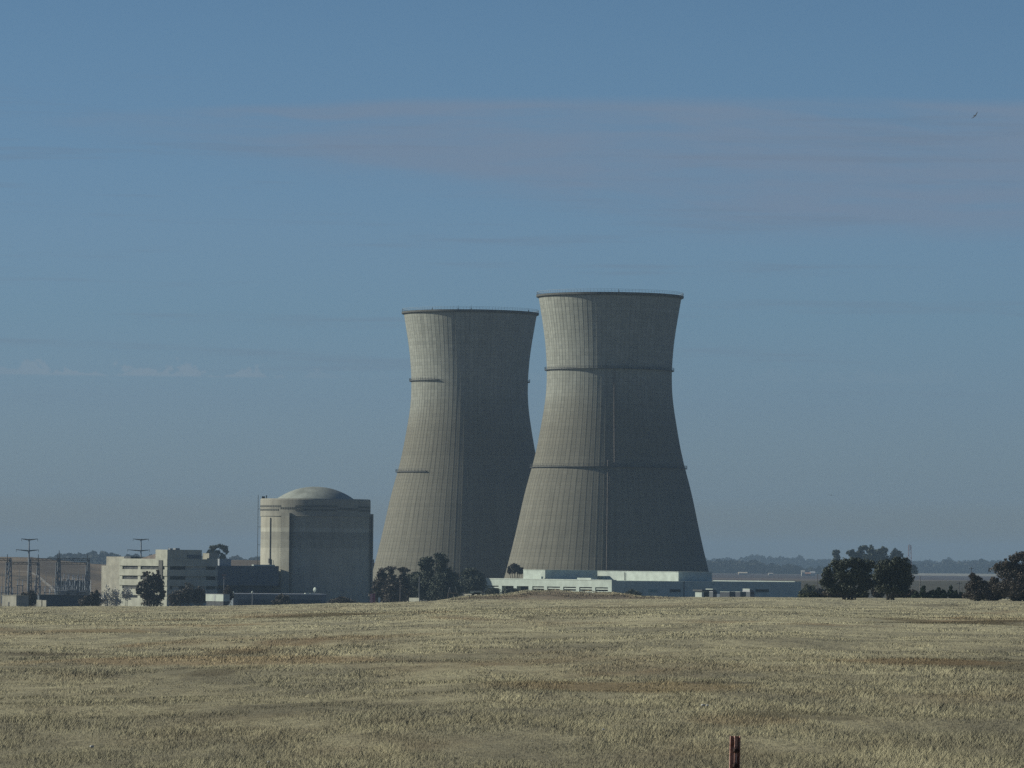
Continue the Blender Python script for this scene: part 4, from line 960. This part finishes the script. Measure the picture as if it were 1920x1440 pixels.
MID = [('thin feathery tree nearest the reactor building', 1700, (716, 1150), [(717, 1071, 6, 5), (712, 1077, 5, 5), (722, 1079, 4, 4), (715, 1086, 9, 6), (710, 1097, 9, 8), (722, 1098, 8, 9), (716, 1112, 13, 10), (714, 1126, 14, 8)], L_BROWN, 6000),
       ('thin tree with a flat topknot, second from the reactor building', 1690, (736, 1150), [(733, 1066, 7, 4.5), (734, 1074, 4, 5), (735, 1082, 7, 5), (738, 1092, 10, 8), (736, 1106, 12, 10), (738, 1122, 13, 9)], L_BROWN, 6000),
       ('thin tree with a separate round top left of the dark clump', 1710, (758, 1150), [(757, 1069, 7, 4.5), (755, 1079, 4, 6), (757, 1090, 7, 7), (759, 1102, 9, 9), (760, 1118, 11, 9)], L_BROWN, 4500),
       ('dark bushy tree at the left shoulder of the clump', 1720, (776, 1150), [(773, 1081, 6, 5), (784, 1078, 6, 5), (771, 1092, 10, 9), (785, 1093, 10, 10), (776, 1110, 14, 12)], L_DARK, 6000),
       ('tall dark tree, left top of the clump', 1700, (803, 1150), [(800, 1050, 10, 5), (796, 1058, 8, 6), (805, 1061, 7, 6), (800, 1073, 12, 10), (797, 1090, 15, 14), (806, 1110, 17, 14)], L_DARK, 10000),
       ('tallest dark tree with a squared top in the middle clump', 1695, (830, 1150), [(826, 1043, 9, 5), (827, 1052, 10, 6), (825, 1063, 9, 7), (832, 1074, 13, 11), (833, 1092, 17, 14), (846, 1104, 14, 10), (830, 1113, 18, 12), (858, 1108, 9, 8)], L_DARK, 13000),
       ('dark domed tree standing alone left of the white hall', 1800, (887, 1150), [(881, 1071, 8, 5), (876, 1079, 9, 7), (889, 1079, 9, 7), (900, 1080, 6, 6), (883, 1093, 16, 11), (896, 1096, 10, 11), (886, 1107, 18, 9)], L_DARK, 9000)]
for i, (lab, yy, bs_, lb, m_, n_) in enumerate(MID):
    lb = [(a_, b_, c_*(1.25 if b_ > 1084 else 1.05), d_) for a_, b_, c_, d_ in lb]
    tree('conifer_tree' if m_ is L_DARK else 'thin_tree', lab, 'tree', yy, bs_, lb, n_, 0.32, m_, 40+i, group='trees between the reactor building and the hall', trunk_r=0.28, zbase=GZ, spread=0.40, sub=26)
tree('small_tree', 'small round headed tree rising behind the left end of the white hall roof', 'tree', 1965, (966, 1140), [(965, 1060, 6, 4), (959, 1066, 6, 5), (971, 1066, 6, 5), (965, 1070, 8, 5), (975, 1072, 5, 4), (955, 1072, 4, 3)], 2200, 0.34, L_BROWN, 60, trunk_r=0.45, zbase=GZ, spread=0.30)
tree('leafy_tree', 'dark tree in front of the sunlit face of the office block', 'tree', 1560, (286, 1150), [(275, 1077, 6, 6), (292, 1077, 6, 6), (280, 1087, 10, 7), (296, 1089, 8, 8), (268, 1097, 9, 8), (285, 1101, 14, 10), (302, 1103, 7, 10), (274, 1115, 13, 10), (296, 1117, 12, 10), (285, 1128, 18, 9)], 8500, 0.28, L_BROWN, 61, stems=3, trunk_r=0.22, zbase=GZ, spread=0.27)
tree('eucalyptus_tree', 'hazy open crowned tree showing above the right end of the office block', 'tree', 2700, (407, 1120), [(399, 1027, 7, 4), (412, 1024, 8, 3.5), (395, 1033, 7, 4), (420, 1029, 6, 4), (425, 1034, 4, 3), (404, 1038, 9, 5), (418, 1044, 6, 6), (395, 1044, 7, 7)], 3200, 0.5, L_EUC, 62, trunk_r=0.5, zbase=GZ, spread=0.25)
for i, (px_, py_, rx, ry, m_, nm, lab) in enumerate([
        (200, 1118, 11, 17, L_BARE, 'bare_shrub', 'pale leafless shrub at the foot of the stair tower'), (216, 1120, 10, 17, L_BARE, 'bare_shrub', 'second pale leafless shrub, against the corner of the office block'),
        (238, 1112, 9, 10, L_BARE, 'bare_shrub', 'thin pale shrub under the lowest strip window'), (45, 1124, 14, 12, L_BROWN, 'brown_shrub', 'brown bushes right of the tan hut'),
        (60, 1120, 9, 12, L_BROWN, 'brown_shrub', 'brown bush at the foot of the transmission pole'), (160, 1126, 12, 9, L_BROWN, 'brown_shrub', 'brown bush before the low dark shed'),
        (180, 1120, 9, 13, L_BROWN, 'brown_shrub', 'brown bush between the white pole and the pale shrubs'), (330, 1120, 14, 13, L_BROWN, 'brown_shrub', 'brown bush at the near corner of the office block'),
        (352, 1113, 14, 18, L_BROWN, 'brown_shrub', 'brown bush below the shaded face of the office block'), (374, 1116, 11, 15, L_BROWN, 'brown_shrub', 'brown bush left of the white site trailer'),
        (427, 1114, 8, 14, L_BROWN, 'brown_shrub', 'reddish bush at the foot of the reddish lamp mast'), (530, 1124, 13, 9, L_BROWN, 'brown_shrub', 'reddish bush before the middle of the low workshop'),
        (640, 1126, 22, 6, L_BROWN, 'brown_shrub', 'low bushes at the foot of the reactor building'), (1185, 1114, 16, 7, L_DARK, 'dark_shrub', 'dark bush at the corner of the white hall'),
        (925, 1108, 12, 6, L_DARK, 'dark_shrub', 'rounded dark bush before the first bay of the hall'), (958, 1109, 14, 6, L_DARK, 'dark_shrub', 'dark bush before the open bays of the hall'),
        (1515, 1108, 14, 10, L_OLIVE, 'olive_shrub', 'olive bushes at the right end of the hall'), (1535, 1112, 12, 8, L_BROWN, 'brown_shrub', 'brown bush left of the nearer pair of trees'),
        (1562, 1112, 20, 9, L_BROWN, 'brown_shrub', 'brown bushes behind the stems of the left tree of the nearer pair'), (1604, 1114, 20, 8, L_OLIVE, 'olive_shrub', 'dark low bushes right of those stems'),
        (1692, 1113, 16, 8, L_BROWN, 'brown_shrub', 'low brown bushes behind the right tree of the nearer pair'), (1712, 1114, 9, 7, L_BROWN, 'brown_shrub', 'brown scrub left of the row of evergreens'),
        (1748, 1114, 10, 6, L_OLIVE, 'olive_shrub', 'olive scrub between the evergreens'), (1518, 1117, 18, 5, L_OLIVE, 'olive_shrub', 'low olive scrub in front of the olive bushes'),
        (1645, 1110, 9, 8, L_BROWN, 'brown_shrub', 'dry brown bush in the gap between the nearer pair of trees')]):
    yy = 1640 if px_ < 700 else (1750 if px_ < 1300 else 1500)
    if px_ in (1645, 1562, 1604, 1692, 1712, 1748, 1518): yy = 1015
    lb = [(px_-rx*0.4, py_+ry*0.2, rx*0.6, ry*0.7), (px_+rx*0.4, py_, rx*0.6, ry*0.8), (px_, py_-ry*0.35, rx*0.5, ry*0.6), (px_, py_+ry*0.5, rx, ry*0.7)]
    bare = m_ is L_BARE
    tree(nm, lab, 'shrub', yy, (px_, py_+ry), lb, 700 if bare else 2600, 0.28 if bare else 0.26, m_, 80+i, stems=3, trunk_r=0.07, zbase=GZ if yy > 1200 else None, spread=0.36, sub=20, group='shrubs around the plant')

# far-off woods on the horizon, each reading as one mass
def wood(name, label, px0, px1, Y, tops, n, size, m, seed, depth=500):
    rng_ = np.random.default_rng(seed)
    px_ = px0+(px1-px0)*rng_.random(n); Yr = Y+rng_.random(n)*depth
    top = lerp_tab(tops, px_)+(vnoise(px_/9, px_*0+seed, seed)-0.5)*9+(vnoise(px_/3.3, px_*0, seed+1)-0.5)*4
    xw = (px_-960)/F*Yr; ztop_ = -(top-hor(px_))/F*Yr
    zz = GZ-0.5+(ztop_-GZ+0.5)*(rng_.random(n)**0.55)
    P = np.stack([xw, Yr, zz], -1)
    a_ = rng_.normal(size=(n, 3)); a_ /= np.linalg.norm(a_, axis=1)[:, None]; b_ = rng_.normal(size=(n, 3)); b_ -= a_*(a_*b_).sum(1)[:, None]; b_ /= np.linalg.norm(b_, axis=1)[:, None]
    s__ = size*(0.5+rng_.random(n))[:, None]
    V = np.stack([P-a_*s__, P-b_*s__*0.8, P+a_*s__, P+b_*s__*0.8], 1).reshape(-1, 3)
    o = np_mesh(name, V, np.arange(n*4).reshape(-1, 4), m, rnd=np.repeat(np.clip(vnoise(px_/4, zz/3, 5)+rng_.normal(0, 0.1, n), 0, 1), 4))
    return tag(o, label, 'wood', kind='stuff')
wood('distant_wood', 'dark distant woodland right of the nearer cooling tower', 1290, 1640, 8300, [(1290, 1062), (1335, 1056), (1360, 1053), (1400, 1054), (1440, 1058), (1500, 1064), (1560, 1066), (1640, 1070)], 26000, 2.6, L_WOOD, 1)
wood('horizon_wood', 'pale hazy tree line along the horizon at the right', 1320, 2200, 12500, [(1320, 1052), (1385, 1049), (1420, 1046), (1520, 1048), (1600, 1052), (1700, 1055), (1770, 1052), (1830, 1055), (1880, 1057), (2200, 1056)], 42000, 4.2, L_WOOD, 3)
wood('blue_wood', 'blue hazy wood behind the ploughed field at the right', 1660, 2100, 10300, [(1660, 1060), (1720, 1057), (1770, 1055), (1800, 1053), (1860, 1054), (1900, 1060), (2100, 1058)], 24000, 3.0, L_WOOD, 9)
wood('hill_wood', 'blue hazy trees beyond the brown hill at the left', -250, 520, 7000, [(-250, 1054), (90, 1052), (110, 1045), (135, 1041), (165, 1043), (190, 1036), (205, 1038), (240, 1046), (430, 1047), (520, 1050)], 30000, 2.6, L_WOOD, 5)

# far farm buildings, lattice mast, utility poles
def farm(px0, px1, py0, py1, Y, lab, c_wall, c_roof):
    x0, x1 = X(px0, Y), X(px1, Y); h_ = Z(px0, py0, Y)-GZ; L = x1-x0; r = empty('farm_building', (x0, Y, GZ), 0, lab, 'farm building', 'far farm buildings')
    MB().box(0, L, 0, 12, 0, h_*0.6).build('wall', mat('farm_wall_'+c_wall[0], c_wall[1], 0.05, 0.5), r)
    MB().prism([(-0.5, -0.5, h_*0.6), (L+0.5, -0.5, h_*0.6), (L+0.5, 12.5, h_*0.6), (-0.5, 12.5, h_*0.6)], [(-0.5, 5.5, h_), (L+0.5, 5.5, h_), (L+0.5, 6.5, h_), (-0.5, 6.5, h_)]).build('roof', mat('farm_roof_'+c_roof[0], c_roof[1], 0.05, 0.5), r)
farm(1503, 1509, 1069, 1079, 7300, 'tiny white farmhouse left of the reddish barn', ('white', (0.42, 0.40, 0.34)), ('white', (0.40, 0.36, 0.30)))
farm(1509, 1520, 1073, 1079, 7320, 'tiny reddish barn between two pale farm buildings', ('red', (0.35, 0.16, 0.10)), ('red', (0.4, 0.22, 0.14)))
farm(1520, 1528, 1071, 1078, 7350, 'tiny pale barn at the right of the farm', ('white', (0.42, 0.40, 0.34)), ('pale', (0.42, 0.42, 0.40)))
farm(1385, 1401, 1072.5, 1077, 7600, 'tiny pale farm roof below the distant woodland', ('tan', (0.5, 0.42, 0.3)), ('tan', (0.6, 0.52, 0.38)))
farm(1441, 1449, 1074, 1079, 7500, 'tiny pale shed below the distant woodland, right of the farm roof', ('white', (0.42, 0.40, 0.34)), ('white', (0.40, 0.36, 0.30)))
farm(1739, 1742, 1096, 1099, 3900, 'tiny white shed on the far pasture right of the pole', ('white', (0.42, 0.40, 0.34)), ('white', (0.40, 0.36, 0.30)))
Y_ = 5600; x_ = X(1705.5, Y_); h_ = Z(1705, 1022, Y_)-GZ
r = empty('lattice_mast', (x_, Y_, GZ), 0, 'faint reddish lattice radio mast beyond the trees at the right', 'mast')
b = MB()
for q in ((-1, -1), (1, -1), (1, 1), (-1, 1)): b.tube([(q[0]*2.6, q[1]*2.6, 0), (q[0]*1.4, q[1]*1.4, h_)], 0.13, 4)
for i in range(14):
    z0, z1 = h_*i/14, h_*(i+1)/14; w0 = 2.6-1.2*i/14; w1 = 2.6-1.2*(i+1)/14; s_ = 1 if i % 2 else -1
    for yy in (-1, 1): b.tube([(s_*w0, yy*w0, z0), (-s_*w1, yy*w1, z1)], 0.09, 4)
    b.tube([(-w1, -w1, z1), (w1, -w1, z1)], 0.09, 4)
b.build('lattice', mat('faded_red_paint', (0.25, 0.11, 0.10), 0.1, 1), r)
MB().tube([(-0.8, 0, h_-6), (-0.8, 0, h_+1)], 0.3, 8).tube([(0.9, 0, h_-6), (0.9, 0, h_)], 0.3, 8).build('antenna_panel', M_STEEL, r)
def util_pole(px_, py_, Y_, lab, m_, arm=True):
    x_ = X(px_, Y_); h_ = Z(px_, py_, Y_)-GZ; r = empty('utility_pole', (x_, Y_, GZ), 0, lab, 'utility pole', 'utility poles on the far plain')
    MB().tube([(0, 0, 0), (0, 0, h_)], [0.2, 0.14], 7).build('pole', m_, r)
    if arm:
        MB().box(-1.2, 1.2, -0.08, 0.08, h_-0.9, h_-0.7).build('crossarm', m_, r)
        for q in (-1.1, 0, 1.1): MB().tube([(q, 0, h_-0.7), (q, 0, h_-0.4)], 0.08, 6).build('insulator', M_STEEL, r)
M_WOOD = mat('pole_timber', (0.09, 0.07, 0.055), 0.1, 2)
util_pole(1725, 1080, 1900, 'pale slim pole among the evergreen shrubs', M_PALE, False)
util_pole(1821, 1063, 2500, 'dark utility pole above the small brown tree', M_WOOD)
util_pole(1798.5, 1090, 2100, 'utility pole with crossarm left of the small brown tree', M_WOOD)
util_pole(1804, 1100, 2250, 'shorter dark pole just right of the one with a crossarm', M_WOOD, False)
util_pole(1533, 1076, 2300, 'dark pole left of the nearer pair of trees', M_WOOD, False)
# pale track down the brown hill
tb = MB(); pts = [(-20, 2950, 0), (0, 0, 0)]
tr = [(30, 1073), (52, 1072), (66, 1078), (75, 1084), (84, 1092), (94, 1100), (103, 1109)]
W3 = []
for (px_, py_) in tr:
    lo, hi = 2460.0, 3190.0
    for _ in range(40):      # where the sight line meets the slope
        md = (lo+hi)/2; p = ray(px_, py_, md)
        if p.z > gz(p.x, md): lo = md
        else: hi = md
    W3.append(Vector((ray(px_, py_, lo).x, lo, 0)))
vs = []; fs = []
for i in range(len(W3)-1):
    for j in range(8):
        p = W3[i].lerp(W3[i+1], j/8); d_ = (W3[i+1]-W3[i]).normalized(); n_ = Vector((-d_.y, d_.x, 0))*1.1
        for q in (p-n_, p+n_): vs.append((q.x, q.y, gz(q.x, q.y)+0.25))
for i in range(len(vs)//2-1): fs.append((2*i, 2*i+1, 2*i+3, 2*i+2))
o = MB().add(vs, fs).build('path', mat('pale_track', (0.34, 0.30, 0.24), 0.1, 0.2)); tag(o, kind='structure')

# ------------------------------------------------------------------ steel fence post in the foreground
Y_ = 18.0; px_ = 1378.5; s_ = F/Y_; top = ray(px_, 1380, Y_); zg_ = gz(top.x, Y_); hP = top.z-zg_
rp = empty('fence_post', (top.x-0.0, Y_, zg_), 0, 'rusty studded steel fence post in the right foreground', 'fence post')
rp.rotation_euler = (0, rad(1.1), rad(20))
rp.location = Vector((top.x-math.sin(rad(1.1))*hP, Y_, zg_))
M_RUST = bpy.data.materials.new('rusty_steel'); M_RUST.use_nodes = True; g = NT(M_RUST.node_tree)
tcn = g.n('ShaderNodeTexCoord'); n_a = g.noise(tcn.outputs['Object'], 60, 6, 0.7); mp = g.n('ShaderNodeMapping'); g.put(mp.inputs[0], tcn.outputs['Object']); mp.inputs['Scale'].default_value = (120, 120, 9)
n_b = g.noise(mp.outputs[0], 1.0, 4, 0.6)
cr = g.mix(g.ramp(n_a, 0.35, 0.65), (0.20, 0.085, 0.06), (0.42, 0.25, 0.21)); cr = g.mix(g.ramp(n_b, 0.55, 0.75), cr, (0.42, 0.36, 0.34))
bs = M_RUST.node_tree.nodes['Principled BSDF']; g.put(bs.inputs['Base Color'], cr); bs.inputs['Roughness'].default_value = 0.75; bs.inputs['Metallic'].default_value = 0.2
bp = g.n('ShaderNodeBump'); bp.inputs['Strength'].default_value = 0.4; bp.inputs['Distance'].default_value = 0.002; g.put(bp.inputs['Height'], n_a); g.put(bs.inputs['Normal'], bp.outputs[0])
def extr(b, pts, z0, z1): b.prism([(x_, y_, z0) for x_, y_ in pts], [(x_, y_, z1) for x_, y_ in pts])
fl = MB(); w2 = 0.0185
extr(fl, [(-w2, -0.005), (-w2+0.0025, -0.005), (-w2+0.003, -0.003), (-0.006, -0.003), (-0.0055, -0.015), (0.004, -0.015), (0.0045, -0.003), (w2-0.004, -0.003), (w2-0.0035, -0.012), (w2, -0.012), (w2, 0.001), (-w2, 0.001)], -0.3, hP)
fl.build('flange', M_RUST, rp)
wb = MB(); extr(wb, [(-0.0025, 0.0012), (0.0025, 0.0012), (0.0035, 0.034), (-0.0035, 0.034)], -0.3, hP-0.004); wb.build('web', M_RUST, rp)
M_STUD = mat('dark_rust_stud', (0.045, 0.022, 0.018), 0.2, 80, 0.8)
zz = hP-0.050
while zz > 0.1:
    sb = MB(); pr_ = [(-0.010, -0.006), (-0.004, -0.0115), (0.005, -0.0115), (0.011, -0.008), (0.0105, 0.003), (0.004, 0.0085), (-0.005, 0.0085), (-0.0105, 0.003)]
    sb.prism([(x_-0.001, -0.0145, zz+y_) for x_, y_ in pr_], [(x_*0.7-0.001, -0.023, zz+y_*0.7) for x_, y_ in pr_]); sb.build('stud', M_STUD, rp); zz -= 0.0555

# ------------------------------------------------------------------ birds
M_BIRD = mat('dark_plumage', (0.03, 0.028, 0.026), 0.2, 3)
def bird(px_, py_, Y_, span, a_l, a_r, heading, lab):
    """body axis along local y, wings along x with their own raise angles"""
    p = ray(px_, py_, Y_); o_ = MB(); s = span/2
    o_.tube([(0, -0.30*s, 0), (0, -0.24*s, 0.01*s), (0, -0.12*s, 0), (0, 0.1*s, 0), (0, 0.28*s, 0), (0, 0.36*s, 0.0)], [0.02*s, 0.055*s, 0.085*s, 0.09*s, 0.05*s, 0.02*s], 8)
    o_.prism([(-0.05*s, 0.25*s, -0.01*s), (0.05*s, 0.25*s, -0.01*s), (0.13*s, 0.55*s, -0.01*s), (-0.13*s, 0.55*s, -0.01*s)], [(-0.05*s, 0.25*s, 0.01*s), (0.05*s, 0.25*s, 0.01*s), (0.13*s, 0.55*s, 0.01*s), (-0.13*s, 0.55*s, 0.01*s)])
    for sg, an in ((-1, a_l), (1, a_r)):
        secs = []
        for k_, (u, ch, sw) in enumerate([(0.03, 0.34, 0.0), (0.3, 0.32, -0.05), (0.6, 0.28, -0.06), (0.85, 0.18, 0.02), (1.0, 0.06, 0.10)]):
            bend = an*(1 if u < 0.5 else 0.75)
            xx, zz_ = sg*u*s*math.cos(bend), u*s*math.sin(bend)
            secs.append([(xx, (sw-ch/2)*s, zz_), (xx, (sw-ch/4)*s, zz_+0.025*s*(1-u*0.7)), (xx, (sw+ch/2)*s, zz_), (xx, (sw-ch/4)*s, zz_-0.012*s)])
        k0 = len(o_.v)
        for sct in secs: o_.v += sct
        for i in range(len(secs)-1):
            for j in range(4): o_.f.append((k0+i*4+j, k0+i*4+(j+1) % 4, k0+(i+1)*4+(j+1) % 4, k0+(i+1)*4+j))
        o_.f.append((k0, k0+1, k0+2, k0+3)); e_ = k0+(len(secs)-1)*4; o_.f.append((e_+3, e_+2, e_+1, e_))
    ob = o_.build('bird', M_BIRD); ob.location = p; ob.rotation_euler = heading
    return tag(ob, lab, 'bird', 'birds in flight')
bird(1828.5, 217, 900, 1.75, rad(8), rad(22), (rad(20), rad(-44), rad(15)), 'dark soaring bird, largest one, high at the right')
bird(1558.5, 928.5, 1300, 1.9, rad(18), rad(-3), (rad(6), rad(4), rad(10)), 'faint gliding bird low in the sky right of the nearer tower')
bird(1632, 590.5, 1900, 1.2, rad(4), rad(4), (rad(10), rad(18), rad(20)), 'tiny bird at mid height in the sky right of the nearer tower')
bird(1261.5, 443.5, 1650, 0.6, rad(10), rad(10), (rad(10), rad(0), rad(60)), 'smallest bird, a speck above the nearer tower')

# ------------------------------------------------------------------ pale stones in the grass
def stone(px_, Y_, sz, lab, seed):
    rg = random.Random(seed); x_ = X(px_, Y_); bm = bmesh.new(); bmesh.ops.create_icosphere(bm, subdivisions=2, radius=sz*0.5)
    for v_ in bm.verts: v_.co *= 0.75+0.5*rg.random(); v_.co.z *= 0.6
    me = bpy.data.meshes.new('stone'); bm.to_mesh(me); bm.free(); me.materials.append(mat('pale_stone', (0.5, 0.5, 0.47), 0.1, 8))
    o = bpy.data.objects.new('stone', me); C.objects.link(o); o.location = (x_, Y_, gz(x_, Y_)+0.12+sz*0.3); tag(o, lab, 'stone', 'pale stones in the grass')
def Yat(px_, py_):
    lo, hi = 30.0, 640.0
    for _ in range(40):
        md = (lo+hi)/2
        if ray(px_, py_, md).z < gz(ray(px_, py_, md).x, md)+0.15: hi = md
        else: lo = md
    return lo
for i, (px_, py_, sz, lab) in enumerate([(1320, 1320, 0.05, 'pale stone, left of two side by side above the fence post'), (1328, 1320, 0.04, 'pale stone, right of two side by side above the fence post'), (176, 1397, 0.045, 'flat pale stone in the lower left of the pasture'), (1134, 1364, 0.03, 'small pale stone left of the fence post'), (507, 1424, 0.025, 'tiny pale stone at the bottom left of centre')]):
    stone(px_, Yat(px_, py_), sz, lab, i)

# ------------------------------------------------------------------ haze
hz = MB().box(-16000, 16000, -600, 31000, -28, 119)
M_HAZE = bpy.data.materials.new('haze_air'); M_HAZE.use_nodes = True; nt = M_HAZE.node_tree
nt.nodes.remove(nt.nodes['Principled BSDF']); pv = nt.nodes.new('ShaderNodeVolumePrincipled')
pv.inputs['Color'].default_value = (0.33, 0.47, 0.63, 1); pv.inputs['Density'].default_value = 0.00007; pv.inputs['Anisotropy'].default_value = 0.0
nt.links.new(pv.outputs[0], nt.nodes['Material Output'].inputs['Volume'])
ho = hz.build('haze', M_HAZE); tag(ho, kind='stuff')
